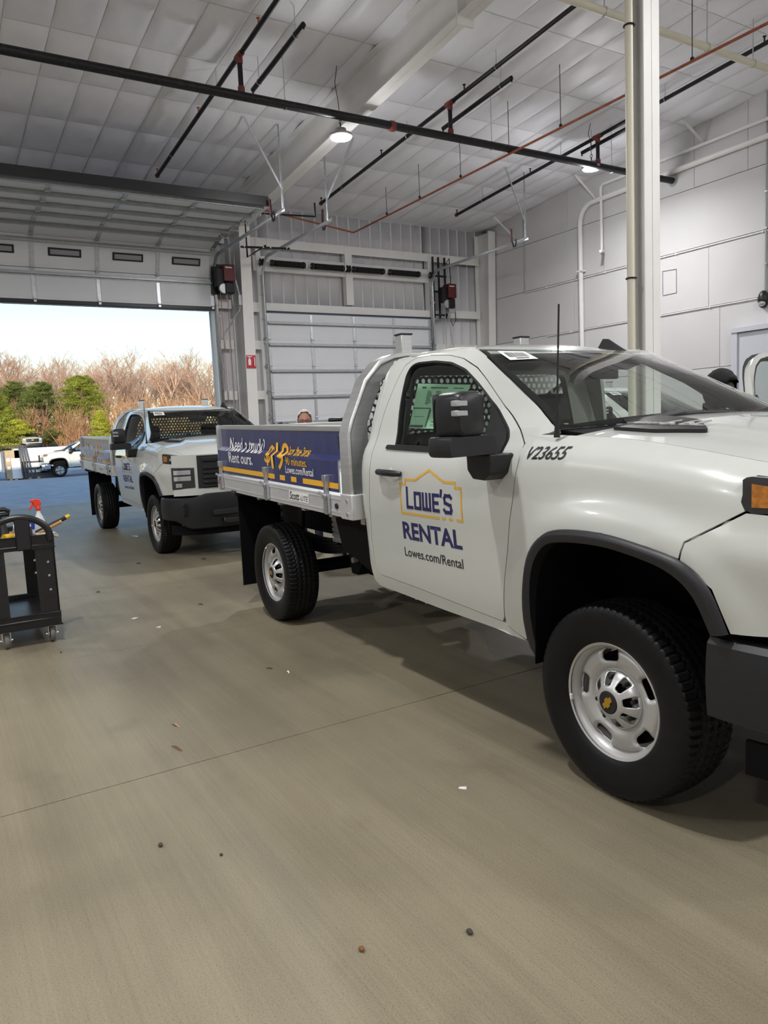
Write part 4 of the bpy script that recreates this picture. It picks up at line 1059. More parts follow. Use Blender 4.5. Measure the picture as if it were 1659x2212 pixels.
    mb.add([f(.3,.12),f(.75,.12),f(.75,.2),f(.3,.2)], [(0,1,2,3)]); mb.build('barcode', M['grey_ink'], lb, merge=0)
    V = []
    for j in range(nv+1):
        v = -1+2*j/nv; g = windshield(0, v); xh = 3.44-.10*v*v; vc = max(-.90, min(.90, v)); V += [(g.x-.01, g.y*.985, g.z-.006), (xh+.03, HN(xh)*vc, hood_z(xh, HN(xh)*vc)-.018)]
    solid_surf('cowl', V, [(2*j,2*j+1,2*j+3,2*j+2) for j in range(nv)], M['black'], T, .02)
    for y0, y1 in ((-.62,.02), (.05,.70)):
        pts = []
        for k in range(9):
            v = (y0+(y1-y0)*k/8)/.86; p = windshield(.0+.022*math.sin(PI*k/8)+.012*k/8, v); pts.append((p.x+.012, p.y, p.z+.008))
        wp = MB().tube(pts, .009, 6).build('wiper', M['black'], T)
        MB().tube([(pts[0][0]+.03,pts[0][1]-.02,pts[0][2]-.012),(pts[4][0]+.006,pts[4][1],pts[4][2]+.008)], .011, 6).build('wiper_arm', M['black'], wp)
    # cab back with its window
    bo = [(-.93,.62),(.93,.62),(.985,1.0),(.98,1.38),(.90,1.55),(.83,1.75),(.76,1.93),(.5,1.955),(-.5,1.955),(-.76,1.93),(-.83,1.75),(-.90,1.55),(-.98,1.38),(-.985,1.0)]
    bw_ = rnd_poly([(-.72,1.42),(.72,1.42),(.62,1.84),(-.62,1.84)], .06, 4)
    V, F = tri2d(bo, (bw_,), .09); cb = surf('cab_back', V, F, lambda y, z: (1.665+.012*z, y, z), P_, T, (-1,0,0), .03)
    V, F = tri2d(shrink(bw_, -.01), (), .3); surf('rear_glass', V, F, lambda y, z: (1.668+.012*z, y, z), M['glass'], T, (-1,0,0), 0)
    # aerial and roof fin
    mb = MB(); mb.tube([(3.275,-.932,1.455),(3.277,-.932,1.50),(3.280,-.932,1.58)], [.014,.010,.006], 8); mb.tube([(3.280,-.932,1.58),(3.302,-.932,2.006)], .0042, 6); mb.build('aerial', M['blackmatte'], T)
    mb = MB(); n = 9; V = []
    for k, (x, h, w) in enumerate([(2.06,.012,.035),(2.10,.078,.030),(2.14,.078,.03),(2.20,.050,.034),(2.26,.026,.04),(2.34,.006,.02)]):
        z = roof_pt(x, .60)[2]; V += [(x-.0,.60-w,z-.01),(x,.60-.008,z+h),(x,.60+.008,z+h),(x,.60+w,z-.01)]
    mb.add(V, [(i*4+k, i*4+k+1, (i+1)*4+k+1, (i+1)*4+k) for i in range(5) for k in range(3)]+[(0,3,2,1),(20,21,22,23)]); mb.build('roof_fin', M['blackmatte'], T, smooth_ang=50)
    # --- interior
    MB().box((1.70,-.93,.60),(3.10,.93,.70)).box((3.02,-.93,.70),(3.12,.93,1.30)).build('cab_floor', M['interior'], T)
    MB().prism([(3.38,1.46),(3.02,1.425),(2.86,1.40),(2.80,1.33),(2.84,1.15),(2.90,1.0),(3.10,.98),(3.13,1.12),(3.38,1.2)], -.80, .80, 'y').build('dashboard', M['interior'], T, bevel=.02)
    mb = MB(); mb.prism([(2.84,1.405),(2.98,1.43),(2.96,1.465),(2.86,1.455)], .22, .62, 'y'); mb.build('instrument_hood', M['interior'], T, bevel=.012)
    rot = Matrix.Rotation(math.radians(-25), 4, 'Y')
    mb = MB(); cc = Vector((2.66,.42,1.33)); R_ = .185
    mb.tube([cc+rot @ Vector((0, R_*math.cos(a), R_*math.sin(a))) for a in np.linspace(0,2*PI,33)[:-1]], .017, 8, closed=True)
    mb.cbox(cc+rot @ Vector((.01,0,0)), (.06,.15,.13), 0, rot.to_3x3()); mb.beam(cc+rot @ Vector((0,-.18,0)), cc+rot @ Vector((0,.18,0)), .02, .05); mb.tube([cc, cc+Vector((.22,0,-.1))], .03, 8)
    mb.build('steering_wheel', M['interior'], T)
    for y in (-.47, .47):
        mb = MB(); mb.prism([(2.46,.72),(2.46,.90),(2.02,.96),(1.90,1.0),(1.80,1.46),(1.74,1.50),(1.70,1.46),(1.78,.72)], y-.26, y+.26, 'y'); s_ = mb.build('seat', M['seat'], T, bevel=.04)
        mb = MB(); mb.prism([(1.81,1.50),(1.775,1.70),(1.72,1.71),(1.70,1.50)], y-.14, y+.14, 'y'); mb.build('headrest', M['seat'], s_, bevel=.03)
    MB().box((1.72,-.2,.72),(2.2,.2,1.40)).build('centre_seat', M['seat'], T, bevel=.03)
    mb = MB(); p = windshield(.80, 0); mb.cbox((p.x-.09, 0, p.z-.07), (.03,.24,.07)); mb.tube([(p.x-.08,0,p.z-.04),(p.x-.02,0,p.z-.01)], .012, 6); mb.build('inside_mirror', M['interior'], T, bevel=.012)
    for y in (-.4, .4):
        p = windshield(.93, y/.75); mb = MB(); mb.cbox((p.x-.20,y,p.z-.035),(.22,.46,.022), 0, Matrix.Rotation(-.25,3,'Y')); mb.build('sun_visor', M['headliner'], T, bevel=.008)
    return T
def truck_front(T):
    P_ = M['paint']
    full = lambda h: [(x, -y) for x, y in reversed(h)]
    half = cat_rom([(4.415,-.945),(4.47,-.86),(4.52,-.72),(4.57,-.45),(4.595,0)], 4)
    path = half + [(x, -y) for x, y in reversed(half[:-1])]
    V, F = band(path, .80, 1.30, 0, 6); solid_surf('front_panel', V, F, P_, T, .05)
    gp = [p for p in path if abs(p[1]) < .71]
    V, F = band(gp, 0, 0, .010, 6, zf=lambda s: (.885, 1.288)); g = solid_surf('grille', V, F, M['blackmatte'], T, .03, bev=.004)
    for z, h in ((1.235,.05),(1.14,.045),(1.075,.03),(1.015,.03),(.955,.03),(.905,.02)):
        V, F = band(gp[1:-1], z-h/2, z+h/2, .030, 1); solid_surf('grille_bar', V, F, M['black'], g, .03, bev=.006)
    bow = [(-.14,-.035),(-.055,-.035),(-.045,-.065),(.045,-.065),(.055,-.035),(.14,-.035),(.14,.035),(.055,.035),(.045,.065),(-.045,.065),(-.055,.035),(-.14,.035)]
    MB().prism([(u+v*.3, v+1.135) for u, v in bow], 4.625, 4.64, 'x').build('emblem', M['gold'], g, bevel=.003)
    # black bumper: wraps the corners, stepped face
    hb = cat_rom([(4.068,-1.018),(4.20,-1.015),(4.36,-.985),(4.50,-.90),(4.60,-.74),(4.655,-.45),(4.67,0)], 4)
    bp = hb + [(x, -y) for x, y in reversed(hb[:-1])]
    n = len(bp); V = []
    for i, (x, y) in enumerate(bp):
        a = Vector(bp[max(i-1,0)]); b = Vector(bp[min(i+1,n-1)]); t = (b-a).normalized(); nn = Vector((t.y,-t.x))
        mid = smooth(.78,.58,abs(y)); top = .775 - .0*(1-mid) + .045*mid
        low = .385 + .10*smooth(.80,1.0,abs(y))
        for z, of in ((low,-.05),(low+.015,-.015),(.50,-.004),(.54,.0),(.62,.006),(.70,.004),(top-.02,-.002),(top,-.018),(top,-.10)):
            V.append((x+nn.x*of, y+nn.y*of, z))
    F = [(i*9+k, (i+1)*9+k, (i+1)*9+k+1, i*9+k+1) for i in range(n-1) for k in range(8)]
    B = solid_surf('front_bumper', V, F, M['bumper'], T, .02, sharp=30)
    for s in (-1, 1):
        mb = MB(); mb.cbox((4.555,s*.855,.635),(.03,.12,.16), 0, Matrix.Rotation(-s*.95+s*PI/2,3,'Z') if False else Matrix.Rotation(-s*.75,3,'Z')); v_ = mb.build('bumper_vent', M['blackmatte'], B, bevel=.012)
        for dz in (-.05,0,.05):
            mb = MB(); mb.cbox((4.570,s*.865,.635+dz),(.02,.10,.015), 0, Matrix.Rotation(-s*.75,3,'Z')); mb.build('vent_slat', M['bumper'], B)
        mb = MB(); mb.tube([(4.62,s*.42,.50),(4.70,s*.42,.50),(4.715,s*.42,.47),(4.70,s*.42,.44),(4.62,s*.42,.44)], .013, 8); mb.build('tow_hook', M['blacksteel'], T)
    mb = MB(); mb.box((4.665,-.55,.545),(4.69,.55,.615)); mb.build('bumper_inset', M['blackmatte'], B, bevel=.02)
    mb = MB(); mb.box((4.66,-.42,.43),(4.69,.42,.50)); mb.build('lower_opening', M['blackmatte'], B, bevel=.015)
    # air dam under the bumper
    V, F = band([(x-.12, y*.93) for x, y in bp[6:-6]], .30, .42, 0, 2); solid_surf('air_dam', V, F, M['under'], T, .02)

def truck_chassis(T):
    for s in (-1, 1):
        MB().box((-.98,s*.42-.04,.66),(1.6,s*.42+.04,.88)).box((1.6,s*.42-.04,.52),(4.42,s*.42+.04,.70)).build('frame_rail', M['under'], T, bevel=.008)
        mb = MB()
        for k in range(5):
            zz = .52+.025*k; L = .75-.11*k
            mb.add([(x, s*.55+dy, zz+dz+.10*((x)/.75)**2) for dz in (0,.02) for dy in (-.035,.035) for x in np.linspace(-L,L,9)], [(j, j+1, 9+j+1, 9+j) for j in range(8)]+[(18+j, 27+j, 27+j+1, 18+j+1) for j in range(8)]+[(j,18+j,18+j+1,j+1) for j in range(8)]+[(9+j,9+j+1,27+j+1,27+j) for j in range(8)])
        mb.build('leaf_spring', M['blacksteel'], T)
        mb = MB(); mb.prism([(.62,.88),(.98,.88),(.92,.60),(.80,.44),(.70,.44),(.66,.60)], s*.47, s*.62, 'y'); mb.build('spring_hanger', M['under'], T, bevel=.01)
        mb = MB(); mb.tube([(.80,s*.45,.56),(.80,s*.66,.56)], .022, 10); mb.build('hanger_bolt', M['galv'], T)
        mb = MB(); mb.tube([(-.12,s*.66,.46),(-.16,s*.62,.92)], .028, 10); mb.build('shock_absorber', M['blacksteel'], T)
        mb = MB(); mb.prism([(1.02,.95),(1.62,.98),(1.62,.60),(1.78,.60),(1.72,.535),(1.35,.66),(1.12,.72)], s*.70, s*.90, 'y'); mb.build('cab_bracket', M['under'], T, bevel=.01)
    mb = MB(); mb.tube([(0,-.80,.396),(0,.80,.396)], .055, 14); mb.sphere((0,0,.39), .16, 16, 10); mb.build('rear_axle', M['under'], T)
    mb = MB(); mb.tube([(3.6,-.80,.40),(3.6,.80,.40)], .06, 12); mb.build('front_axle', M['under'], T)
    mb = MB(); mb.tube([(.1,0,.42),(2.4,0,.56)], .045, 12); mb.build('drive_shaft', M['under'], T)
    for x in (-.9, .45, 1.4): MB().box((x-.04,-.42,.70),(x+.04,.42,.82)).build('cross_member', M['under'], T)
    mb = MB()
    for k in range(7): mb.box((.44,-.64,.66+.04*k),(.76,-.47,.69+.04*k))
    mb.box((.45,-.63,.66),(.75,-.48,.92)); mb.build('heat_shield', M['alu'], T, bevel=.004)
    mb = MB(); mb.box((1.05,-.36,.52),(2.6,-.02+.0,.70)); mb.build('fuel_tank', M['under'], T, bevel=.05)
    mb = MB(); mb.tube([(2.9,.25,.5),(1.2,.28,.5),(.4,.3,.62),(-.9,.5,.6)], .04, 10); mb.build('exhaust_pipe', M['blacksteel'], T)
    mb = MB(); mb.box((2.3,-.40,.47),(4.3,.40,.95)); mb.build('engine', M['under'], T, bevel=.05)
    mb = MB(); mb.tube([(.34,-.72,.98),(.34,-.46,.98)], .05, 14); mb.build('filler_neck', M['under'], T)

RK = lambda x: -.026*(x-1.42)          # the deck sits a little higher at the tail
def truck_bed(T):
    x0, x1 = -1.05, 1.58
    def Q(x, y, z): return (x, y, z+RK(x))
    def strip(name, prof, xa, xb, mats, parent, s, mi=None, solid=.004, nseg=4):
        V = []; n = len(prof)
        for i in range(nseg+1):
            x = xa+(xb-xa)*i/nseg
            for y, z in prof: V.append(Q(x, s*y, z))
        F = [(i*n+k, i*n+k+1, (i+1)*n+k+1, (i+1)*n+k) for i in range(nseg) for k in range(n-1)]
        if s > 0: F = [tuple(reversed(f)) for f in F]
        P = V; me = bpy.data.meshes.new(name); me.from_pydata(P, [], F); me.materials.append(M['alu']); me.materials.append(mats); me.update()
        o = bpy.data.objects.new(name, me); COL.objects.link(o); o.parent = parent
        if solid: q = o.modifiers.new('solid','SOLIDIFY'); q.thickness = solid; q.offset = 0; q.material_offset = 1
        return o
    def bx(a, b): 
        mb = MB(); mb.box(a, b); mb.v = [Q(*p) for p in mb.v]; return mb
    bx((x0+.02,-1.0,1.02),(1.42,1.0,1.075)).build('deck', M['alu'], T)
    for k in range(6):
        xc = x0+.25+.46*k; bx((xc,-.95,.925),(xc+.05,.95,1.02)).build('deck_bearer', M['alu'], T, bevel=.004)
    for s in (-1, 1):
        r = bx((x0+.0,s*1.045 if s > 0 else -1.045,.972),(1.44,s*1.0 if s > 0 else -1.0,1.112))
        rl = r.build('deck_rail', M['alubright'], T, bevel=.004)
        for dz in (1.002, 1.085): bx((x0,-1.0475 if s < 0 else 1.045,dz-.004),(1.44,-1.045 if s < 0 else 1.0475,dz+.004)).build('rail_rib', M['alubright'], rl)
        # folded drop side: recessed top half, sloping step, proud lower half
        prof = [(1.035,1.128),(1.035,1.326),(.988,1.358),(.988,1.520)]
        ds = strip('drop_side', prof, x0+.03, 1.40, M['navy'], T, s, solid=.012)
        bx((x0+.02,-1.0 if s < 0 else .935,1.515),(1.42,-.935 if s < 0 else 1.0,1.553)).build('top_rail', M['alu'], ds, bevel=.005)
        bx((x0,-1.035 if s < 0 else .94,1.12),(x0+.03,-.94 if s < 0 else 1.035,1.553)).build('end_post', M['alu'], ds, bevel=.003)
        bx((x0+.03,-.955 if s < 0 else .945,1.33),(x0+.14,-.945 if s < 0 else .955,1.515)).build('end_recess', M['blackmatte'], ds)
        # lettering follows the folds
        def mp(x, z, s=s):
            pr = prof; y = 1.035
            if z > 1.358: y = .988
            elif z > 1.326: y = 1.035-(z-1.326)/.032*.047
            
            k = .0085 if (z > 1.362 or z < 1.322) else .0150
            return Q(x, -(y+k), z)
        cut = lambda VF, zs: gridcut(VF, (), zs)      # letters bend with the sheet
        if s < 0:
            fold = (1.326, 1.358)
            for nm, tx, m_ in (('slogan_line', text2d('Need a truck?', (-.78,1.330,.05,1.448), .0, .012), 'white_ink'), ('slogan_line', text2d('Rent ours.', (-.71,1.232,-.13,1.324), .0, .014), 'white_ink'), ('web_line', text2d('Lowes.com/Rental', (.55,1.208,1.03,1.262), 0, .008), 'white_ink'),
                               ('price_figure', text2d('$', (.14,1.245,.26,1.402), .0, .02), 'yellow_ink'), ('price_figure', text2d('19', (.285,1.222,.530,1.425), .0, .016), 'yellow_ink'), ('price_line', text2d('for the first', (.54,1.338,.92,1.402), .0, .008), 'yellow_ink'), ('price_line', text2d('90 minutes.', (.555,1.268,.93,1.326), 0, .008), 'yellow_ink')):
                surf(nm, *cut(tx, fold), mp, M[m_], ds, (0,-1,0), 0)
            o = surf('yellow_stripe', *joinvf([rect(x0+.03,1.150,.33,1.188), rect(.43,1.150,.53,1.188), rect(.64,1.150,.74,1.188), rect(.85,1.150,1.40,1.188)]), mp, M['yellow_ink'], ds, (0,-1,0), 0)
            # maker plate, warning sticker, lamp
            pl = bx((.60,-1.0482,1.015),(.94,-1.0475,1.085)).build('maker_plate', M['paper'], rl)
            V, F = joinvf([text2d('Scott', (.61,1.022,.78,1.080), .2, .02), text2d('-LITE', (.785,1.026,.93,1.062), .25, .0)])
            surf('maker_name', V, F, lambda x, z: Q(x, -1.049, z), M['black_ink'], pl, (0,-1,0), 0)
            wl_ = bx((1.215,-.9755,1.405),(1.315,-.9745,1.505)).build('warning_label', M['paper'], ds)
            bx((1.22,-.977,1.468),(1.31,-.9758,1.50)).build('warning_stripe', M['yellow_ink'], wl_)
            V, F = joinvf([text2d('AGS', (1.235,1.473,1.295,1.496), 0, .02)]); surf('warning_letters', V, F, lambda x, z: Q(x, -.9775, z), M['black_ink'], wl_, (0,-1,0), 0)
            mb = MB()
            for k in range(4): mb.box((1.225,-.977,1.413+.013*k),(1.30,-.9758,1.417+.013*k))
            mb.v = [Q(*p) for p in mb.v]; mb.build('warning_print', M['grey_ink'], wl_)
        bx((1.335,s*.985-.012,1.41),(1.365,s*.985+.012,1.49)).build('latch_slot', M['blackmatte'], ds, bevel=.003)
        for xl in (-.92, .18, 1.25):
            mb = MB(); yo = s*1.058
            mb.box((xl-.016,yo-.014,.975),(xl+.016,yo+.014,1.225)); mb.box((xl-.034,yo-.010,.985),(xl-.022,yo+.01,1.11)); mb.box((xl+.022,yo-.010,.985),(xl+.034,yo+.01,1.11))
            mb.box((xl-.024,yo-.02,1.185),(xl+.024,yo+.02,1.235)); mb.tube([(xl-.075,yo-s*-.02,1.115),(xl+.035,yo-s*-.02,1.10)], .011, 8); mb.tube([(xl,yo-.025,1.09),(xl,yo+.025,1.09)], .022, 10)
            mb.v = [Q(*p) for p in mb.v]; mb.build('side_latch', M['galv'], T, bevel=.003)
        mb = MB(); mb.lathe([(.004,-.012),(.026,-.010),(.028,.004)], 16, Q(-.985,s*1.05,1.045), 'y'); mb.build('marker_lamp', M['redlens'], T)
        mb = MB(); mb.lathe([(.003,-.004),(.018,-.004),(.018,.004)], 14, Q(1.37,s*1.05,1.04), 'y'); mb.build('rail_grommet', M['blackmatte'], T)
        # headboard corner foot
        mb = MB(); mb.box((1.44,-1.055 if s < 0 else .90,.965),(1.595,-.90 if s < 0 else 1.055,1.125)); ft = mb.build('corner_foot', M['alubright'], T, bevel=.006)
        for xz in ((1.53,1.0),(1.53,1.085)): MB().lathe([(.002,-.003),(.012,-.003),(.012,.003)], 10, (xz[0],s*1.057,xz[1]), 'y').build('bolt', M['galv'], ft)
    strip_t = bx((x0-.02,-1.0,1.10),(x0+.02,1.0,1.54)).build('tail_board', M['alu'], T, bevel=.004)
    bx((x0-.04,-1.04,.97),(x0,1.04,1.10)).build('tail_sill', M['alubright'], T, bevel=.006)
    for s in (-1, 1): bx((x0-.055,s*.78-.11,.995),(x0-.04,s*.78+.11,1.075)).build('tail_lamp', M['redlens'], T, bevel=.006)
    # headboard: bent tube frame, solid wings, honeycomb-perforated centre
    fr = [(-1.045,1.10),(-1.045,1.50),(-1.02,1.58),(-.91,1.83),(-.80,1.945),(-.70,1.985),(-.60,2.0),(.60,2.0),(.70,1.985),(.80,1.945),(.91,1.83),(1.02,1.58),(1.045,1.50),(1.045,1.10)]
    V = []; n = len(fr); c = (0, 1.5)
    for y, z in fr:
        k = .975; yi, zi = y*k, 1.5+(z-1.5)*(.93 if z > 1.5 else 1)
        V += [(1.44,y,z),(1.44,yi,zi),(1.575,yi,zi),(1.575,y,z)]
    F = [(4*i+k, 4*i+(k+1) % 4, 4*(i+1)+(k+1) % 4, 4*(i+1)+k) for i in range(n-1) for k in range(4)] + [(0,1,2,3),(4*n-1,4*n-2,4*n-3,4*n-4)]
    mb = MB(); mb.add(V, F); hb = mb.build('headboard', M['alu'], T, bevel=.012)
    inner = [(y*.975, 1.5+(z-1.5)*(.93 if z > 1.5 else 1)) for y, z in fr]
    inner = [(-1.0,1.08)]+inner[1:-1]+[(1.0,1.08)]
    hw, hz0, hz1 = .86, 1.33, 1.86
    pit = .0488; hr = .0172; rowh = pit*.866
    V = []; F = []; cells = []
    r_ = 0; z = hz0+pit/2
    hole_poly = [(-.90,1.30),(.90,1.30),(.90,1.56),(.78,1.83),(.72,1.885),(-.72,1.885),(-.78,1.83),(-.90,1.56)]
    while z < 1.885:
        y = -.90+(pit/2 if r_ % 2 else 0)
        while y < .90:
            if inside((y, z), scale_poly(hole_poly, .965)): cells.append((y, z))
            y += pit
        z += rowh; r_ += 1
    ro = pit/2/math.cos(PI/6)
    for y, z in cells:
        b = len(V)
        for k in range(6): a = PI/6+k*PI/3; V.append((1.515, y+ro*math.cos(a), z+ro*math.sin(a)))
        for k in range(6): a = PI/6+k*PI/3; V.append((1.515, y+hr*math.cos(a), z+hr*math.sin(a)))
        F += [(b+k, b+(k+1) % 6, b+6+(k+1) % 6, b+6+k) for k in range(6)]
    mb = MB(); mb.add(V, F); pf = mb.build('perforated_sheet', M['alushade'], hb, merge=1e-4); q = pf.modifiers.new('s','SOLIDIFY'); q.thickness = .005
    V, F = tri2d(inner, (scale_poly(hole_poly, .972),), .12); w = surf('solid_sheet', V, F, lambda y, z: (1.513, y, z), M['alu'], hb, (-1,0,0), .005)
    for s in (-1, 1):
        for k in range(4):
            a, b = [(1.12,1.30),(1.34,1.5),(1.53,1.66),(1.7,1.82)][k]
            f = lambda z: np.interp(z, [1.1,1.48,1.56,1.79,1.9], [1.0,1.0,.975,.868,.76])
            MB().tube([(1.508, s*f(a), a), (1.508, s*f(b), b)], .005, 6).build('weld', M['alubright'], hb)
    for y in (-.60, .60):
        mb = MB(); mb.box((-.038,-.040,0),(.038,.040,.125)); p = mb.build('rack_post', M['alu'], T, bevel=.004); p.location = (1.52, y, 1.985)
        MB().box((-.042,-.044,.125),(.042,.044,.134)).build('post_cap', M['blacksteel'], p)
M['alushade'] = mat('shaded_aluminium', (.10,.10,.095), .3, .7)  # darkened aluminium: shade of the unlit cab-facing side put into the colour
M['cupgrey'] = mat('handle_recess', (.60,.61,.58), .35, 0, .8)

def truck_decals(T, number):
    D = bpy.data.objects[T['rdoor']]; org = (3.10, -.985, 1.0)
    def dec(name, VF, m_, off=.0014, parent=D):
        VF = gridcut(VF, np.arange(2.05, 3.5, .06), np.arange(.80, 1.45, .025))
        o = surf(name, VF[0], VF[1], side(off), m_, parent, SIDE_OUT, 0, False, org if parent is D else None)
        if parent is D: o.location = (0,0,0)
        return o
    lg = [(2.496,1.058),(2.130,1.062),(2.158,1.221),(2.207,1.221),(2.211,1.244),(2.296,1.242),(2.445,1.300),(2.571,1.236),(2.658,1.237),(2.661,1.215),(2.700,1.212),(2.674,1.053),(2.640,1.053)]
    lg = [(2.496,1.055),(2.135,1.055),(2.135,1.218),(2.190,1.218),(2.190,1.243),(2.290,1.243),(2.425,1.300),(2.560,1.243),(2.655,1.243),(2.655,1.218),(2.702,1.218),(2.702,1.055),(2.660,1.055)]
    def seg(a, b, w, st=.03):
        n_ = max(1, int(math.dist(a, b)/st)); out = []
        for i in range(n_):
            p = tuple(a[k]+(b[k]-a[k])*i/n_ for k in (0,1)); q_ = tuple(a[k]+(b[k]-a[k])*(i+1)/n_ for k in (0,1)); d_ = math.dist(p, q_)
            v_, f_ = lineq(p, q_, w)
            if n_ > 1:      # no overlap between inner pieces
                A = Vector(p); B = Vector(q_); d = (B-A).normalized(); nn = Vector((-d.y, d.x))*w/2; ea = d*w/2 if i == 0 else d*0; eb = d*w/2 if i == n_-1 else d*0
                v_ = [tuple(A-nn-ea), tuple(B-nn+eb), tuple(B+nn+eb), tuple(A+nn-ea)]
            out.append((v_, f_))
        return out
    dec('store_outline', joinvf(sum([seg(lg[i], lg[i+1], .013) for i in range(len(lg)-1)], [])), M['gold_ink'], .0012)
    for xd in (2.533, 2.593): dec('outline_dash', lineq((xd,1.055),(xd+.02,1.055),.013), M['gold_ink'], .0012)
    st_ = []; w = .0185; z0, z1 = 1.092, 1.172; h_ = w/2
    def S(*p):
        for i in range(len(p)-1): st_.extend(seg(p[i], p[i+1], w))
    S((2.205,1.205-h_),(2.205,z0),(2.255,z0))
    S((2.283,z0),(2.283,z1),(2.335,z1),(2.335,z0),(2.283,z0))
    S((2.362,z1),(2.362,z0),(2.395,z0),(2.395,z1)); S((2.395,z0),(2.428,z0),(2.428,z1))
    S((2.505,z1),(2.458,z1),(2.458,z0),(2.505,z0)); S((2.458,(z0+z1)/2),(2.498,(z0+z1)/2))
    S((2.533,1.196),(2.528,1.172))
    S((2.618,z1-.006),(2.608,z1+.002),(2.568,z1+.002),(2.560,z1-.012),(2.564,(z0+z1)/2+.006),(2.612,(z0+z1)/2-.006),(2.618,z0+.012),(2.610,z0-.002),(2.566,z0-.002),(2.556,z0+.008))
    dec('store_name', joinvf(st_), M['navy_ink'], .0018)
    dec('rental_word', text2d('RENTAL', (2.125,.908,2.680,1.006), 0, .03), M['navy_ink'])
    dec('web_address', text2d('Lowes.com/Rental', (2.120,.808,2.672,.860), 0, .008), M['black_ink'])
    nb = text2d(number, (3.165,1.366,3.392,1.420), .30, .012)
    dec('fleet_number', nb, M['black_ink'], .0015, T)
    # window price sheet behind the side glass
    st = [(2.065,1.520),(2.415,1.505),(2.430,1.735),(2.045,1.770)]
    V, F = tri2d(st, (), .2)
    s = surf('price_sheet', V, F, side(-.03), M['greensticker'], D, SIDE_OUT, .001, False, org); s.location = (0,0,0)
    def q(u, v): a = Vector(st[0]).lerp(Vector(st[1]), u); b = Vector(st[3]).lerp(Vector(st[2]), u); return tuple(a.lerp(b, v))
    L = []
    def R_(u0, v0, u1, v1): L.append(([q(u0,v0),q(u1,v0),q(u1,v1),q(u0,v1)], [(0,1,2,3)]))
    for u0 in (.25,.42,.62,.80):
        for k in range(9 if u0 < .6 else 6): R_(u0, .55+.035*k, u0+.07+.06*((k*7+int(u0*50)) % 4)/4, .562+.035*k)
    R_(.12,.90,.2,.935); R_(.30,.905,.62,.93); R_(.72,.905,.9,.925); R_(.02,.44,.38,.462); R_(.5,.44,.98,.462); R_(.02,.03,.33,.075); R_(.37,.03,.40,.44); R_(.42,.14,.72,.165); R_(.08,.26,.3,.27); R_(.45,.06,.7,.07); R_(.45,.09,.62,.1)
    pr = surf('price_print', *joinvf(L), side(-.028), M['grey_ink'], D, SIDE_OUT, 0, False, org); pr.location = (0,0,0)

truckA = make_truck(); truck_front(truckA); truck_chassis(truckA); truck_bed(truckA)
w0 = make_wheel(truckA, 3.6, -.87, False); w0.location = (3.6, -.87, .396); w0.rotation_euler = (0, -.2, 0)
for x, y, fl, sp in ((3.6,.87,True,.5), (0,-.87,False,.95), (0,.87,True,1.3)): place_wheel(w0, truckA, x, y, fl, sp)
truck_decals(truckA, 'V23655')
def place_truck(T, x, y, a, label, group=None):
    T.location = (x, y, 0); T.rotation_euler = (0, 0, a); tag(T, label, 'truck', group)
def named(T, n): return [c for c in T.children if c.name.split('.')[0] == n]
truckB = copy_tree(truckA, None, ('price_sheet','price_print'))
place_truck(truckA, -5.597, 3.297, math.radians(-1.19), 'large white flatbed truck with blue drop sides, lettered door and its far door open')
place_truck(truckB, -13.593, 3.467, .0061, 'white flatbed truck parked by the open overhead door, its black grille showing')
for d in named(truckA, 'cab_door'):
    if d.location.y > 0: d.rotation_euler = (0, 0, math.radians(-67)); d.location.x -= .03; d.location.y -= .03
for p in named(truckA, 'rack_post'): p.location.y = -.58 if p.location.y < 0 else .40
for p in named(truckB, 'rack_post'): p.location.y = math.copysign(.513, p.location.y)
truckC = copy_tree(truckB)
place_truck(truckC, -10.68, 9.74, 0, 'white flatbed truck by the panel wall, seen through the cab glass of the near truck')
# ================================================================== CART AND WHAT LIES ON IT
cart = thing('service_cart', 'black plastic two-shelf service cart loaded with tools', 'cart', (-6.15, .535, 0))
W2, LN = .235, .92
def tub(z0, z1, zf):
    mb = MB(); t = .022
    mb.box((-LN,-W2,zf-.02),(0,W2,zf)); mb.box((-t,-W2,z0),(0,W2,z1)); mb.box((-LN,-W2,z0),(-LN+t,W2,z1)); mb.box((-LN,-W2,z0),(0,-W2+t,z1)); mb.box((-LN,W2-t,z0),(0,W2,z1)); return mb
tub(.74,.845,.775).build('top_tray', M['black'], cart, bevel=.008)
tub(.135,.245,.205).build('bottom_tray', M['black'], cart, bevel=.008)
def circ(c, r, n=12): return [(c[0]+r*math.cos(2*PI*k/n), c[1]+r*math.sin(2*PI*k/n)) for k in range(n)]
for xx_ in (-.012, -LN+.004):
    for s in (-1, 1):
        a, b = (.095, .225) if s > 0 else (-.225, -.115)
        holes = [circ(((a+b)/2+.02*s, z), .0105) for z in (.63,.525,.415)]
        V, F = tri2d([(a,.235),(b,.235),(b,.75),(a,.75)], holes, .1)
        surf('leg_panel', V, F, lambda y, z, x=xx_: (x, y, z), M['black'], cart, (1,0,0), .02)
        x0 = xx_ if xx_ > -.5 else xx_+.02
        MB().box((min(xx_, xx_+(.0))-(.13 if xx_ > -.5 else 0)-.0, s*.225-.010, .235),(xx_+(.0 if xx_ > -.5 else .13), s*.225+.008, .75)).build('leg_side', M['black'], cart, bevel=.006)
arc = [(.0,-.215,.80),(.0,-.212,.86),(.0,-.19,.915),(.0,-.14,.958),(.0,-.06,.985),(.0,.02,.988),(.0,.10,.968),(.0,.165,.925),(.0,.20,.87),(.0,.207,.80)]
MB().tube([(p[0]+.01,p[1],p[2]) for p in cat_rom(arc,3)], .025, 10).build('handle', M['black'], cart)
MB().box((-.02,-.03,.74),(.03,.075,.985)).build('handle_post', M['black'], cart, bevel=.012)
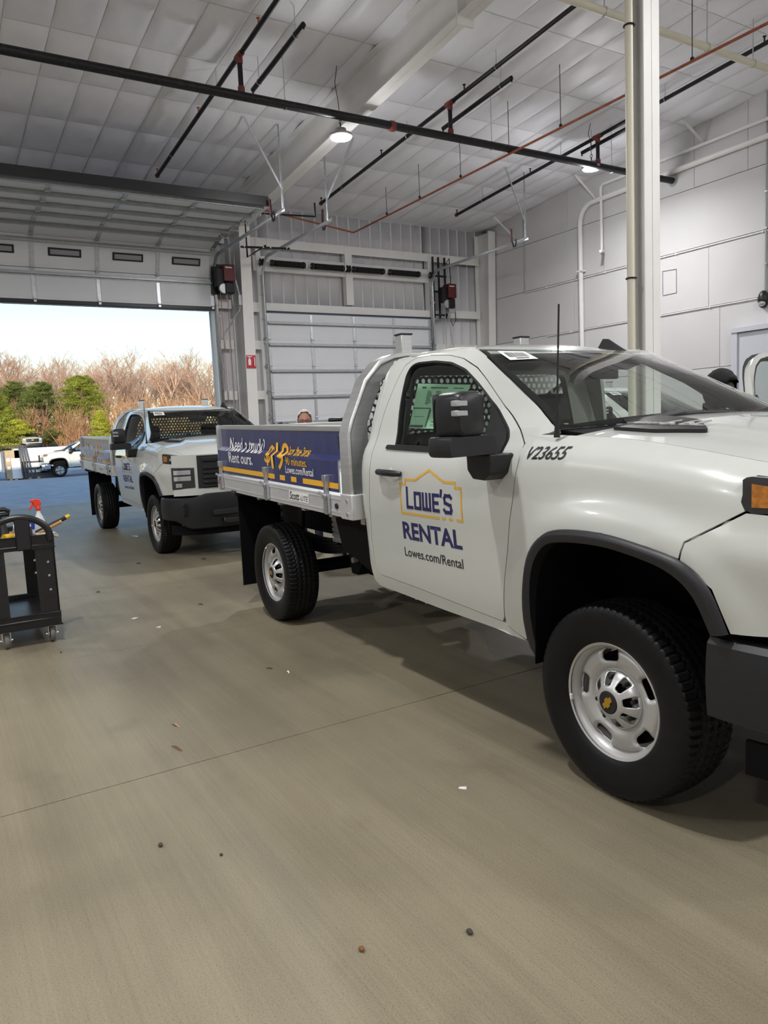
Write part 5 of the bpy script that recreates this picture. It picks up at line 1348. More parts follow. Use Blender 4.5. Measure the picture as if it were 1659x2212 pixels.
for x in (-.07, -.85):
    for y in (-.155, .165):
        mb = MB(); mb.lathe([(.012,-.016),(.058,-.016),(.0635,-.008),(.0635,.008),(.058,.016),(.012,.016)], 22, (x,y,.0635), 'y'); w = mb.build('caster_wheel', mat('caster_grey',(.16,.155,.13),.6) if 'casters' not in M else M['casters'], cart); M['casters'] = w.data.materials[0]
        mb = MB(); mb.box((x-.02,y-.032,.055),(x+.025,y-.024,.135)); mb.box((x-.02,y+.024,.055),(x+.025,y+.032,.135)); mb.box((x-.035,y-.034,.125),(x+.035,y+.034,.136)); mb.tube([(x,y-.045,.0635),(x,y+.045,.0635)], .008, 8); mb.build('caster_fork', M['galv'], cart)
CX, CY, CZ = -6.15, .535, .775
M['redplastic'] = mat('trigger_red', (.75,.045,.02), .35); M['milky'] = mat('milky_plastic', (.60,.64,.66), .35)
M['bluecup'] = mat('cup_blue', (.02,.07,.42), .45); M['tanwood'] = mat('tan_handle', (.42,.22,.09), .6); M['yellowp'] = mat('tool_yellow', (.72,.45,.02), .45)
M['glovegrey'] = mat('glove_cloth', (.46,.44,.38), .95, var=.2, vscale=30, bump=.3, bscale=120)
t = thing('spray_bottle', 'white spray bottle with a red-orange trigger on the cart', 'bottle', (-6.42, .71, CZ))
MB().lathe([(.010,0),(.042,.0),(.045,.01),(.045,.12),(.040,.155),(.026,.19),(.015,.215),(.014,.24)], 22).build('bottle_body', M['milky'], t)
mb = MB(); mb.lathe([(.017,.232),(.019,.24),(.017,.262),(.012,.27)], 16); mb.prism([(-.030,.262),(.016,.262),(.024,.29),(.016,.318),(-.020,.326),(-.052,.318),(-.056,.304),(-.030,.298)], -.014, .014, 'x'); mb.prism([(-.040,.30),(-.026,.30),(-.040,.262),(-.058,.238),(-.066,.242),(-.052,.27)], -.008, .008, 'x'); mb.build('trigger_head', M['redplastic'], t, bevel=.003)
t = thing('paper_cup', 'blue and white cup standing on the cart handle end', 'cup', (-6.32, .63, CZ))
MB().lathe([(.004,0),(.03,0),(.034,.10)], 22).build('holder_can', M['milky'], t)
MB().lathe([(.028,.10),(.032,.10),(.038,.168),(.034,.168)], 24).build('cup_body', M['bluecup'], t)
MB().lathe([(.034,.166),(.040,.166),(.041,.182),(.002,.185)], 24).build('cup_rim', M['paper'], t)
t = thing('tube_roll', 'dark tube with a yellow end sticking out over the cart edge', 'tube', (-6.36, .66, CZ+.06))
MB().tube([(0,0,0),(-.02,.24,.10)], .016, 12).build('barrel', M['blackmatte'], t)
MB().tube([(-.02,.238,.099),(-.023,.268,.112)], .017, 12).build('end_cap', M['yellowp'], t)
t = thing('wooden_handle', 'tan round tool handle lying beside the dark tube', 'handle', (-6.30, .645, CZ+.05))
MB().tube([(0,0,0),(-.02,.205,.085)], [.011,.014], 12).build('grip', M['tanwood'], t)
MB().tube([(-.02,.205,.085),(-.021,.212,.088)], .0145, 12).build('butt', M['yellowp'], t)
def glove(loc, rz, label):
    t = thing('work_glove', label, 'glove', loc, rz)
    mb = MB(); mb.sphere((0,0,.035), 1, 14, 10, sc=(.055,.045,.035)); mb.build('palm', M['glovegrey'], t)
    for k, (dy, L) in enumerate(((-.03,.07),(-.01,.085),(.012,.08),(.032,.06))):
        MB().tube([(.03,dy,.04),(.03+L*.6,dy*1.3,.055),(.03+L,dy*1.4,.03)], [.013,.013,.009], 8).build('finger', M['glovegrey'], t)
    MB().tube([(.0,-.04,.035),(.03,-.075,.045),(.055,-.085,.03)], [.014,.013,.009], 8).build('thumb', M['glovegrey'], t)
    MB().tube([(-.04,0,.035),(-.09,0,.032)], [.036,.046], 12).build('cuff', M['glovegrey'], t)
glove((-6.27,.665,CZ+.0), 1.4, 'grey cloth work glove on the cart, its fingers upright'); glove((-6.30,.715,CZ), 2.2, 'grey cloth work glove beside the spray bottle')
t = thing('clear_jar', 'small clear plastic jar on the cart behind the handle', 'jar', (-6.26, .605, CZ))
MB().lathe([(.004,0),(.03,0),(.032,.008),(.032,.10),(.024,.115),(.024,.13)], 20).build('jar_body', M['glasswin'], t); MB().lathe([(.003,.128),(.027,.128),(.027,.146),(.003,.147)], 20).build('lid', M['paper'], t)
t = thing('cordless_drill', 'yellow and black cordless drill lying in the cart tray', 'drill', (-6.30, .44, CZ), .5)
MB().tube([(0,0,.05),(.0,.07,.05)], .034, 14).build('motor_body', M['yellowp'], t); MB().lathe([(.03,.07),(.034,.08),(.03,.12),(.016,.14)], 14, (0,0,.05), 'y').build('chuck', M['galv'], t)
MB().box((-.15,-.0,.02),(-.02,.04,.06)).build('grip', M['black'], t, bevel=.01); MB().box((-.19,-.03,.0),(-.15,.07,.075)).build('battery', M['yellowp'], t, bevel=.008)
t = thing('pry_blade', 'thin metal scraper blade sticking up from the cart tray', 'tool', (-6.40, .505, CZ))
mb = MB(); mb.add([(0,-.012,0),(0,.012,0),(-.01,.045,.19),(-.01,.03,.195)], [(0,1,2,3)]); b = mb.build('blade', M['galv'], t, solid=.002); MB().box((-.012,-.016,0),(.012,.016,.09)).build('grip', M['tanwood'], t, bevel=.004)
t = thing('jug', 'white plastic jug at the far corner of the cart tray', 'jug', (-6.52, .375, CZ))
MB().lathe([(.004,0),(.05,0),(.055,.01),(.055,.11),(.04,.15),(.018,.175),(.018,.19)], 22).build('jug_body', M['milky'], t); MB().lathe([(.003,.188),(.021,.188),(.021,.21),(.003,.212)], 14).build('cap', M['paper'], t)
t = thing('sander_tool', 'black power tool with a rounded handle standing on the cart', 'tool', (-6.62, .455, CZ))
MB().lathe([(.005,0),(.06,0),(.06,.03),(.045,.06),(.03,.16)], 20).build('base', M['black'], t); MB().tube([(.0,-.12,.235),(0,-.05,.25),(0,.03,.25),(0,.06,.235),(0,.055,.21),(0,-.02,.205),(0,-.09,.20)], .018, 10).build('handle', M['black'], t); MB().tube([(0,0,.15),(0,-.02,.215)], .02, 10).build('neck', M['black'], t)

# ================================================================== BLACK TOOL CHEST BEHIND THE FLATBED
t = thing('tool_chest', 'tall black steel tool chest with padded top handle behind the blue-sided bed', 'tool chest', (-7.95, 4.62, 0), -.42)
MB().box((-.24,-.42,.12),(.24,.42,1.585)).build('cabinet', M['blacksteel'], t, bevel=.008)
for k in range(7): d_ = MB().box((.24,-.40,.16+.2*k),(.258,.40,.345+.2*k)).build('drawer', M['blacksteel'], t, bevel=.005); MB().tube([(.275,-.3,.32+.2*k),(.275,.3,.32+.2*k)], .008, 8).build('pull', M['galv'], d_)
MB().box((-.26,-.44,1.585),(.27,.44,1.612)).build('lid', M['blacksteel'], t, bevel=.006)
MB().box((-.08,-.46,1.612),(.08,-.22,1.668)).build('padded_rest', M['black'], t, bevel=.022)
for x in (-.18,.18):
    for y in (-.36,.36): mb = MB(); mb.lathe([(.01,-.02),(.06,-.02),(.06,.02),(.01,.02)], 16, (x,y,.06), 'y'); mb.build('caster', M['rubber'], t)

# ================================================================== PEOPLE
def person(name, label, loc, rz, H, joints, hair_col, skin_col, top_col, leg_col, hair_style, glasses, head_turn=0, stripe=None):
    root = thing(name, label, 'person', loc, rz)
    J = joints; names = list(J); idx = {n: i for i, n in enumerate(names)}
    E_ = [('pelvis','waist'),('waist','chest'),('chest','neck'),('neck','headbase'),('chest','shL'),('shL','elL'),('elL','wrL'),('chest','shR'),('shR','elR'),('elR','wrR'),('pelvis','hipL'),('hipL','knL'),('knL','anL'),('anL','toL'),('pelvis','hipR'),('hipR','knR'),('knR','anR'),('anR','toR')]
    rad = dict(pelvis=(.15,.12),waist=(.145,.11),chest=(.165,.12),neck=(.062,.062),headbase=(.058,.058),shL=(.075,.07),shR=(.075,.07),elL=(.05,.05),elR=(.05,.05),wrL=(.034,.03),wrR=(.034,.03),hipL=(.10,.10),hipR=(.10,.10),knL=(.065,.065),knR=(.065,.065),anL=(.048,.05),anR=(.048,.05),toL=(.045,.035),toR=(.045,.035))
    me = bpy.data.meshes.new('body'); me.from_pydata([J[n] for n in names], [(idx[a], idx[b]) for a, b in E_], [])
    ob = bpy.data.objects.new('body', me); COL.objects.link(ob)
    sk_ = ob.modifiers.new('skin', 'SKIN'); 
    if not me.skin_vertices: 
        bpy.context.view_layer.update()
    for i, n in enumerate(names):
        v = me.skin_vertices[0].data[i]; v.radius = rad[n]; v.use_root = (n == 'pelvis')
    ss = ob.modifiers.new('sub', 'SUBSURF'); ss.levels = 2; ss.render_levels = 2
    dg = bpy.context.evaluated_depsgraph_get(); dg.update()
    m2 = bpy.data.meshes.new_from_object(ob.evaluated_get(dg)); bpy.data.objects.remove(ob)
    mats = [mat('skin', skin_col, .55), mat('top_cloth', top_col, .9, var=.1, vscale=20), mat('trouser_cloth', leg_col, .9, var=.1, vscale=20), mat('shoe', (.02,.018,.016), .6)]
    mb = MB(); mb.v = [tuple(v.co) for v in m2.vertices]; mb.f = [tuple(p.vertices) for p in m2.polygons]; mb.m = []
    wr = [Vector(J['wrL']), Vector(J['wrR'])]; nk = Vector(J['neck'])
    for p in m2.polygons:
        c = p.center
        if c.z > nk.z+.01 and (c-Vector(J['headbase'])).length < .2: k = 0
        elif min((c-w).length for w in wr) < .09: k = 0
        elif c.z < .09: k = 3
        elif c.z < J['pelvis'][2]-.0: k = 2
        else: k = 1
        if k == 2 and min((c-Vector(J[q])).length for q in ('elL','elR','shL','shR')) < .1: k = 1
        mb.m.append(k)
    # hands
    for s in ('L', 'R'):
        w = Vector(J['wr'+s]); d = (w-Vector(J['el'+s])).normalized(); sd_ = Vector((-d.y, d.x, 0)); sd_ = sd_.normalized() if sd_.length > .1 else Vector((0,1,0)); nn = d.cross(sd_)
        mb.tube([w-d*.02, w+d*.04, w+d*.09], [.028,.038,.036], 10, 0)
        for k, L in enumerate((.070,.080,.075,.060)):
            b = w+d*.085+sd_*(-.03+.02*k); mb.tube([b, b+d*L*.55+nn*.008, b+d*L+nn*.03], [.0095,.009,.007], 8, 0)
        b = w+d*.03-sd_*.035; mb.tube([b, b-sd_*.025+d*.03, b-sd_*.03+d*.065+nn*.01], [.011,.010,.008], 8, 0)
    # head: grid sculpt, +x is the face
    hc = Vector(J['headbase'])+Vector((.015,0,.105)); ca, sa = math.cos(head_turn), math.sin(head_turn)
    def hv(p): return hc+Vector((p[0]*ca-p[1]*sa, p[0]*sa+p[1]*ca, p[2]))
    n, m = 28, 20; V = []
    for i in range(m+1):
        th = PI*i/m
        for j in range(n):
            ph = 2*PI*j/n; x, y, z = math.sin(th)*math.cos(ph), math.sin(th)*math.sin(ph), math.cos(th)
            jaw = 1-.28*smooth(.0,-.9,z); X_, Y_, Z_ = .098*x*(1-.06*smooth(0,-1,z)), .078*y*jaw, .118*z
            if x > 0:
                f = math.exp(-(y/.14)**2)
                X_ += .026*f*math.exp(-((z+.10)/.13)**2) + .010*math.exp(-(y/.5)**2)*math.exp(-((z-.22)/.1)**2) + .010*math.exp(-(y/.35)**2)*math.exp(-((z+.42)/.08)**2) + .014*math.exp(-(y/.3)**2)*math.exp(-((z+.78)/.14)**2)
                for s in (-1, 1): X_ -= .012*math.exp(-((y-s*.38)/.16)**2)*math.exp(-((z-.06)/.10)**2)
            V.append(hv((X_, Y_, Z_)))
    mb.add(V, [(i*n+j, (i+1)*n+j, (i+1)*n+(j+1) % n, i*n+(j+1) % n) for i in range(m) for j in range(n)], 0)
    for s in (-1, 1):
        q = MB(); q.sphere((0,0,0), 1, 10, 8, sc=(.022,.010,.034)); mb.add([hv((p[0]-.005, p[1]+s*.079, p[2]-.005)) for p in q.v], q.f, 0)
    body = mb.build('body', mats, root, smooth_ang=60, merge=1e-6); bpy.data.meshes.remove(m2)
    me_ = MB(); 
    for s in (-1, 1): q = MB(); q.sphere((.082, s*.031, .006), .0085, 10, 8); me_.add([hv(p) for p in q.v], q.f)
    me_.build('eyes', mat('eye_dark', (.03,.025,.02), .3), body)
    mm = MB(); q = MB(); q.sphere((.098,0,-.052), 1, 12, 6, sc=(.006,.026,.006)); mm.add([hv(p) for p in q.v], q.f); mm.build('mouth', mat('lips', (.30,.10,.08), .5), body)
    # hair
    hm = mat('hair', hair_col, .85, var=.25, vscale=60, bump=.6, bscale=90); V = []; F = []; rr = random.Random(11)
    for i in range(m+1):
        th = PI*i/m
        for j in range(n):
            ph = 2*PI*j/n; x, y, z = math.sin(th)*math.cos(ph), math.sin(th)*math.sin(ph), math.cos(th)
            k = 1.10 if hair_style == 'short' else 1.30
            r_ = k+rr.uniform(-.02,.03)*(1 if hair_style == 'short' else 1.8)
            V.append(hv((.098*x*r_-.006, .080*y*r_, .118*z*r_+.004)))
    def keep(x, y, z):
        if hair_style == 'short': return (z > .52 and x < .45) or (x < .20 and z > -.45) or (z > .84)
        return (z > .30 and x < .85) or (x < .42 and z > -.80) or z > .62
    for i in range(m):
        th = PI*(i+.5)/m
        for j in range(n):
            ph = 2*PI*(j+.5)/n
            if keep(math.sin(th)*math.cos(ph), math.sin(th)*math.sin(ph), math.cos(th)): F.append((i*n+j, (i+1)*n+j, (i+1)*n+(j+1) % n, i*n+(j+1) % n))
    hb_ = MB(); hb_.add(V, F); ho = hb_.build('hair', hm, body, smooth_ang=70, solid=.012)
    if glasses:
        gm = MB()
        for s in (-1, 1):
            gm.tube([hv((.108, s*.034+.024*math.cos(a), .006+.018*math.sin(a))) for a in np.linspace(0,2*PI,17)[:-1]], .0028, 6, closed=True)
            gm.tube([hv((.106, s*.058, .010)), hv((.02, s*.086, .012))], .0026, 6)
        gm.tube([hv((.112,-.010,.010)), hv((.112,.010,.010))], .0028, 6); gm.build('glasses', M['blacksteel'], body)
    if stripe:
        vb = MB(); c = Vector(J['chest']); wz = Vector(J['waist'])
        for z0, z1, mi in ((0,.10,0),(.10,.15,1),(.15,.30,0)):
            ring = []
            for z in (z0, z1):
                p = wz.lerp(c+Vector((0,0,.1)), z/.30)
                ring.append([p+Vector((.150*math.cos(a), .190*math.sin(a), 0)) for a in np.linspace(0,2*PI,25)[:-1]])
            V = ring[0]+ring[1]; vb.add(V, [(k,(k+1) % 24,24+(k+1) % 24,24+k) for k in range(24)], mi)
        vb.build('vest', [mat('vest_yellow', (.75,.72,.05), .7), mat('vest_red', (.75,.10,.06), .7)], body)
    return root
def stand(H, lean=0, arms='down'):
    k = H/1.78; s = lambda x, y, z: (x*k+lean*max(0, z-.95)*k, y*k, z*k)
    J = dict(pelvis=s(0,0,.95),waist=s(0,0,1.12),chest=s(0,0,1.36),neck=s(0,0,1.50),headbase=s(.01,0,1.56),
             shL=s(0,.19,1.42),elL=s(-.02,.25,1.14),wrL=s(.08,.26,.90),shR=s(0,-.19,1.42),elR=s(-.02,-.25,1.14),wrR=s(.08,-.26,.90),
             hipL=s(0,.09,.90),knL=s(.02,.10,.50),anL=s(-.01,.10,.09),toL=s(.15,.12,.035),hipR=s(0,-.09,.90),knR=s(.02,-.10,.50),anR=s(-.01,-.10,.09),toR=s(.15,-.12,.035))
    if arms == 'reach':
        for q, y in (('L',.2),('R',-.2)): J['el'+q] = s(.16,y*1.15,1.20); J['wr'+q] = s(.40,y*.9,1.24)
    return J
person('person', 'person with white hair and glasses standing behind the blue-sided truck bed', (-8.42, 4.02, 0), math.radians(-24), 1.76, stand(1.755), (.74,.74,.74), (.58,.30,.23), (.05,.06,.09), (.03,.035,.06), 'short', True)
person('person', 'person with bushy black hair and a yellow vest at the open far truck door', (-3.62, 5.22, 0), math.radians(-8), 1.80, stand(1.80, .06, 'reach'), (.006,.006,.006), (.045,.028,.02), (.012,.012,.014), (.02,.02,.025), 'bushy', False, 0, True)

# ================================================================== LITTER ON THE FLOOR
def leaf(x, y, L, w, rz, col, label, kind='leaf'):
    mb = MB(); n = 8; V = []
    for i in range(n+1):
        u = i/n; ww = w*math.sin(PI*u)**.7*.5+.0005
        for s in (-1, 0, 1): V.append(((u-.5)*L, s*ww, .003+.006*abs(s)*math.sin(PI*u)+.004*math.sin(5*u)))
    F = [(i*3+k, i*3+k+1, (i+1)*3+k+1, (i+1)*3+k) for i in range(n) for k in range(2)]
    mb.add(V, F); o = mb.build(kind, M[col], None, smooth_ang=180, solid=.0008); o.location = (x, y, 0); o.rotation_euler = (0,0,rz)
    return tag(o, label, kind.replace('_',' '))
M['leafbrown'] = mat('leaf_brown', (.20,.085,.03), .8, var=.25, vscale=60); M['leaftan'] = mat('leaf_tan', (.42,.26,.13), .8, var=.2, vscale=60); M['pebble'] = mat('pebble_dark', (.05,.042,.03), .8, var=.3, vscale=60); M['leafdark'] = mat('leaf_dark', (.07,.05,.035), .9)
leaf(-3.89,.994,.075,.012,.35,'leaftan','curled tan leaf on the bare concrete, paler of two'); leaf(-3.59,.915,.11,.008,.30,'leafbrown','thin reddish-brown twig-like leaf on the concrete','dry_leaf')
leaf(-4.458,1.773,.06,.008,.9,'leafbrown','narrow brown leaf on the floor beside the truck shadow'); leaf(-4.311,1.836,.035,.012,.2,'paper','white paper sliver on the floor near the truck shadow','paper_scrap')
leaf(-9.03,2.816,.10,.035,.3,'leafdark','dark dry leaf in front of the parked truck bumper'); leaf(-9.35,2.1,.07,.03,1.0,'leafdark','small dark leaf on the floor near the parked truck')
leaf(-6.60,2.0,.07,.02,.5,'leafdark','small dark leaf on the floor behind the rear mud flap')
leaf(-7.9,1.35,.05,.03,.8,'leafdark','tiny dark leaf halfway between the cart and the parked truck')
for i, (x, y, r, lb) in enumerate(((-2.751,.609,.011,'small dark pebble on the open floor beside the floor joint'), (-2.553,.778,.007,'tiny dark pebble on the open floor'), (-1.693,1.258,.012,'round black nut-like pebble on the nearest floor slab'), (-1.818,.952,.011,'flat brown crumb on the nearest floor slab'), (-5.818,.70,.008,'tiny dark pebble in front of the service cart'))):
    mb = MB(); rr = random.Random(i); q = MB(); q.sphere((0,0,r*.6), r, 10, 7, sc=(1,.8,.62)); mb.add([(p[0]*(1+rr.uniform(-.12,.12)), p[1]*(1+rr.uniform(-.12,.12)), max(0,p[2])) for p in q.v], q.f)
    o = mb.build('pebble', M['pebble'] if i != 3 else M['leafbrown'], merge=0); o.location = (x,y,0); tag(o, lb, 'pebble')
def scrap(x, y, a, b, rz, label):
    mb = MB(); mb.add([(-a,-b,.001),(a,-b,.002),(a*.8,b,.008),(-a*1.1,b*.9,.001)], [(0,1,2,3)]); o = mb.build('paper_scrap', M['paper'], None, solid=.0006); o.location = (x,y,0); o.rotation_euler = (0,0,rz); tag(o, label, 'paper scrap')
scrap(-2.427,1.796,.018,.009,.6,'small white paper scrap on the floor before the front tyre'); scrap(-6.502,1.387,.034,.022,.2,'square white paper scrap between cart and rear tyre'); scrap(-6.054,1.475,.018,.012,.9,'little white paper scrap near the floor joint'); scrap(-12.03,2.70,.10,.03,.2,'crumpled white paper strip beside the parked truck')
# ================================================================== OUTSIDE
# other trucks in the lot: cab copies with a white service body
SKIP = ('deck','deck_bearer','deck_rail','drop_side','side_latch','marker_lamp','rail_grommet','corner_foot','tail_board','tail_sill','tail_lamp','headboard','rack_post','mud_flap','flap_bracket','store_outline','store_name','rental_word','web_address','fleet_number','price_sheet','price_print','barcode_label','steering_wheel','inside_mirror','sun_visor','engine_badge')
def service_body(T):
    for s in (-1, 1):
        b = MB().prism([(-1.25,.55),(-.48,.55),(-.42,.80),(-.25,.93),(.25,.93),(.42,.80),(.48,.55),(1.50,.55),(1.50,1.52),(-1.25,1.52)], s*.62, s*1.04, 'y').build('side_compartment', M['paint'], T, bevel=.01)
        for x0, x1, z0, z1 in ((-1.20,-.52,.62,1.46),(-.40,.42,1.0,1.46),(.54,.98,.62,1.46),(1.02,1.46,.62,1.46)):
            d = MB().box((x0,s*1.04-.004,z0),(x1,s*1.04+.012,z1)).build('compartment_door', M['paint'], T, bevel=.006); MB().cbox((x1-.07,s*1.055,(z0+z1)/2),(.05,.012,.09)).build('latch', M['blacksteel'], d)
    MB().box((-1.25,-.62,.92),(1.5,.62,1.0)).build('load_floor', M['galv'], T); MB().box((-1.3,-1.0,.55),(-1.25,1.0,1.45)).build('tail_gate', M['paint'], T, bevel=.006)
tS = copy_tree(truckB, None, SKIP); service_body(tS)
tS.location.z = 0; place_truck(tS, -46.45, 9.95, math.radians(-90), 'white service truck standing side-on across the asphalt lot')
for c in named(tS, 'front_bumper'): c.material_slots[0].link = 'OBJECT'; c.material_slots[0].material = M['chrome']
tS.location.z = lot_z(-45.5)
tF = copy_tree(truckB, None, SKIP); service_body(tF)
place_truck(tF, -95.5, 10.2, 0, 'distant white truck facing the shop from the back of the lot')
tF.location.z = lot_z(-92)
M['tanply'] = mat('tan_plywood', (.45,.34,.22), .8, var=.15, vscale=4); M['offwhite'] = mat('white_panel', (.78,.78,.78), .5); M['darkgrey'] = mat('dark_grey_steel', (.09,.085,.085), .5)
t = thing('upended_truck_body', 'white and tan truck body on its side beside the service truck', 'truck body', (-46.0, 3.70, lot_z(-46)))
t.scale = (1.27,1.27,1.27)
MB().box((-.9,.35,.78),(0,2.60,1.36)).build('side_panel', M['offwhite'], t, bevel=.02)
MB().box((-.9,.2,.30),(-.06,2.35,.78)).build('dark_floor', M['darkgrey'], t, bevel=.01)
MB().box((-.05,.78,.50),(.02,2.35,.70)).build('pale_rail', M['offwhite'], t, bevel=.01)
MB().box((-.9,.0,.06),(.0,.62,1.30)).build('end_box', M['tanply'], t, bevel=.01)
MB().box((0,.22,.05),(.03,.62,.95)).build('end_door', M['offwhite'], t, bevel=.01)
for k in range(4): MB().box((.0,.04+.0*k,1.0-.18*k),(.02,.17,1.14-.18*k)).build('tan_slat', M['offwhite'] if k % 2 else M['tanply'], t)
for k in range(4): MB().tube([(.02,.0+.06*k,1.50),(.16,.48+.09*k,1.47),(.2,.55+.09*k,1.40),(.22,.60+.12*k,.22+.02*k),(.2,.62+.12*k,.08)], .032, 8).build('curved_rib', M['darkgrey'], t)
MB().box((-.05,.85,.28),(.01,1.10,.40)).box((-.05,1.16,.28),(.01,1.62,.40)).build('label_plate', M['offwhite'], t)
MB().box((-.8,.65,.0),(-.1,2.2,.30)).build('support', M['darkgrey'], t, bevel=.02)
for k, y in enumerate((.15,.35,.9,1.25)): MB().box((-.15,y-.06,0),(.05,y+.06,.08)).build('timber_block', M['tanply'], t)
t = thing('white_truck_body', 'pale blue-white truck body shell at the edge of the lot', 'truck body', (-46.3, 1.80, lot_z(-46)))
t.scale = (1.27,1.27,1.27)
MB().box((-1.2,-1.2,.35),(0,1.35,1.25)).build('shell', M['offwhite'], t, bevel=.03); MB().box((-1.1,-1.1,0),(-.1,1.2,.35)).build('base', M['darkgrey'], t); MB().box((.0,.9,.6),(.02,1.2,1.1)).build('hatch', M['offwhite'], t, bevel=.005)
for i, (x, y, w) in enumerate(((-51.5,8.4,.6),(-51.7,9.5,.5))):
    t = thing('lumber_stack', ('low stack of tan lumber behind the service truck hood','short dark-ended lumber stack behind the service truck hood')[i], 'lumber', (x, y, lot_z(x)))
    for k in range(4): MB().box((-.4,-w,.0+.30*k),(.4,w,.26+.30*k)).build('bundle', M['tanply'] if k % 2 else M['offwhite'], t, bevel=.01)

KW = 1.70; KS = 1.06      # the wood stands about a hundred metres off
def bank_z(x): return .72+1.6*smooth(0,24,-93-x)
# bank of dry ground behind the lot
mb = MB(); nx, ny = 14, 40; V = []
for i in range(nx+1):
    for j in range(ny+1):
        x = -93-i*8.0; y = -90+j*8.0; V.append((x, y, bank_z(x)+.4*math.sin(.3*y+i)*smooth(0,14,-93-x)))
mb.add(V, [(i*(ny+1)+j, i*(ny+1)+j+1, (i+1)*(ny+1)+j+1, (i+1)*(ny+1)+j) for i in range(nx) for j in range(ny)])
tag(mb.build('bank', M['dirt'], smooth_ang=180, solid=-.3), 'low bank of dry ground at the wood edge', None, None, 'structure')
M['bark'] = mat('pale_bark', (.36,.25,.19), .9, var=.25, vscale=3); M['twig'] = mat('twig_tan', (.46,.30,.22), .9, var=.2, vscale=2); M['shrubtwig'] = mat('shrub_russet', (.42,.24,.13), .9, var=.3, vscale=2)
M['pinebark'] = mat('pine_bark', (.16,.10,.07), .95)
def foliage_mat(name, c):
    m = mat(name, c, .8, var=.45, vscale=.9); m.node_tree.nodes['Principled BSDF'].inputs['Specular IOR Level'].default_value = .2; return m
M['needleA'] = foliage_mat('needles_green', (.26,.30,.05)); M['needleB'] = foliage_mat('needles_yellowgreen', (.42,.43,.06)); M['needleC'] = foliage_mat('needles_dark', (.15,.19,.05))
def bare_tree(seed, H):
    r = random.Random(seed); mbT = MB(); mbB = MB()
    def grow(p, d, L, rad, lev):
        n = 3 if lev < 2 else 2; pts = [p]; q = p.copy(); dd = d.copy()
        for k in range(n):
            dd = (dd+Vector((r.uniform(-.16,.16), r.uniform(-.16,.16), r.uniform(-.02,.14)))).normalized(); q = q+dd*(L/n); pts.append(q.copy())
        rr = [rad*(1-.45*k/n) for k in range(n+1)]
        (mbT if lev == 0 else mbB).tube(pts, rr, 6 if lev == 0 else 3, cap=False)
        if lev >= 4: return
        nb = [9,5,4,4][lev]
        for k in range(nb):
            t = r.uniform(.30 if lev == 0 else .2, 1.0); i = min(n-1, int(t*n)); b = pts[i].lerp(pts[i+1], t*n-i)
            a = r.uniform(0, 2*PI); sp = r.uniform(.45,.95); u = dd.orthogonal().normalized(); w = dd.cross(u)
            nd = (dd+(u*math.cos(a)+w*math.sin(a))*sp).normalized(); nd.z = abs(nd.z)*.8+.2; nd.normalize()
            grow(b, nd, L*r.uniform(.42,.62), max(.008, rad*.42), lev+1)
    grow(Vector((0,0,-.2)), Vector((0,0,1)), H*.72, H*.013, 0)
    return mbT, mbB
def shrub(seed, H):
    r = random.Random(seed); mb = MB()
    for k in range(55):
        a = r.uniform(0,2*PI); lean = r.uniform(.05,.75); h = H*r.uniform(.55,1); p0 = Vector((r.uniform(-.5,.5), r.uniform(-.5,.5), -.2)); d = Vector((math.cos(a)*lean, math.sin(a)*lean, 1)).normalized()
        p1 = p0+d*h*.5; p2 = p1+(d+Vector((r.uniform(-.2,.2),r.uniform(-.2,.2),.1))).normalized()*h*.5; mb.tube([p0,p1,p2], [.028,.02,.008], 3, cap=False)
        for q in range(7):
            t = r.uniform(.25,1); b = p0.lerp(p1, t*2) if t < .5 else p1.lerp(p2, t*2-1); e = b+(d+Vector((r.uniform(-.7,.7),r.uniform(-.7,.7),r.uniform(-.1,.5)))).normalized()*h*.28; mb.tube([b,e], [.013,.006], 3, cap=False)
            for q2 in range(2): e2 = b.lerp(e, r.uniform(.3,.9)); mb.tube([e2, e2+Vector((r.uniform(-.3,.3),r.uniform(-.3,.3),r.uniform(0,.4)))*h*.14], [.008,.005], 3, cap=False)
    return mb
def pine(seed, H, W, leaves=9000, cone=.55):
    leaves = int(leaves*1.7)
    r = random.Random(seed); tr = MB(); fo = MB()
    tr.tube([(0,0,-.2),(r.uniform(-.1,.1),0,H*.5),(0,0,H*.97)], [H*.022,H*.015,.02], 8)
    nb = int(leaves/110)
    for b in range(nb):
        t = r.uniform(.06,1)**.9; z = H*t; a = r.uniform(0,2*PI); L = W*(1-t)**cone*r.uniform(.7,1.1)+.15; d = Vector((math.cos(a), math.sin(a), r.uniform(.05,.40))).normalized(); p = Vector((0,0,z))
        tr.tube([p, p+d*L*.9], [.02+.02*(1-t),.008], 3, cap=False)
        for k in range(110):
            s = r.uniform(.25,1.05)**.7; c = p+d*L*s+Vector((r.gauss(0,.16),r.gauss(0,.16),r.gauss(0,.10)))*(.5+L*.22); u = Vector((r.uniform(-1,1),r.uniform(-1,1),r.uniform(-.2,.9))).normalized(); w = u.orthogonal().normalized()
            ln = r.uniform(.12,.26); wd = r.uniform(.012,.030); fo.add([c-w*wd, c+w*wd, c+u*ln], [(0,1,2)])
    return tr, fo
rt = random.Random(21)
variants = []
for k in range(6):
    H = 10.5+rt.uniform(-1,1.5); a, b = bare_tree(40+k, H); t = thing('bare_tree', 'tall leafless tree in the wood beyond the parking lot', 'tree', (0,0,0), 0, 'bare trees beyond the lot')
    a.build('trunk', M['bark'], t, merge=0, smooth_ang=60); b.build('branches', M['twig'], t, merge=0, smooth_ang=60); variants.append(t)
spots = []
for row, (X0, n) in enumerate(((-65,34),(-69,36),(-74,38),(-80,40))):
    for k in range(n): spots.append((X0+rt.uniform(-2,2), -9+k*(38+row*5)/n+rt.uniform(-.9,.9)))
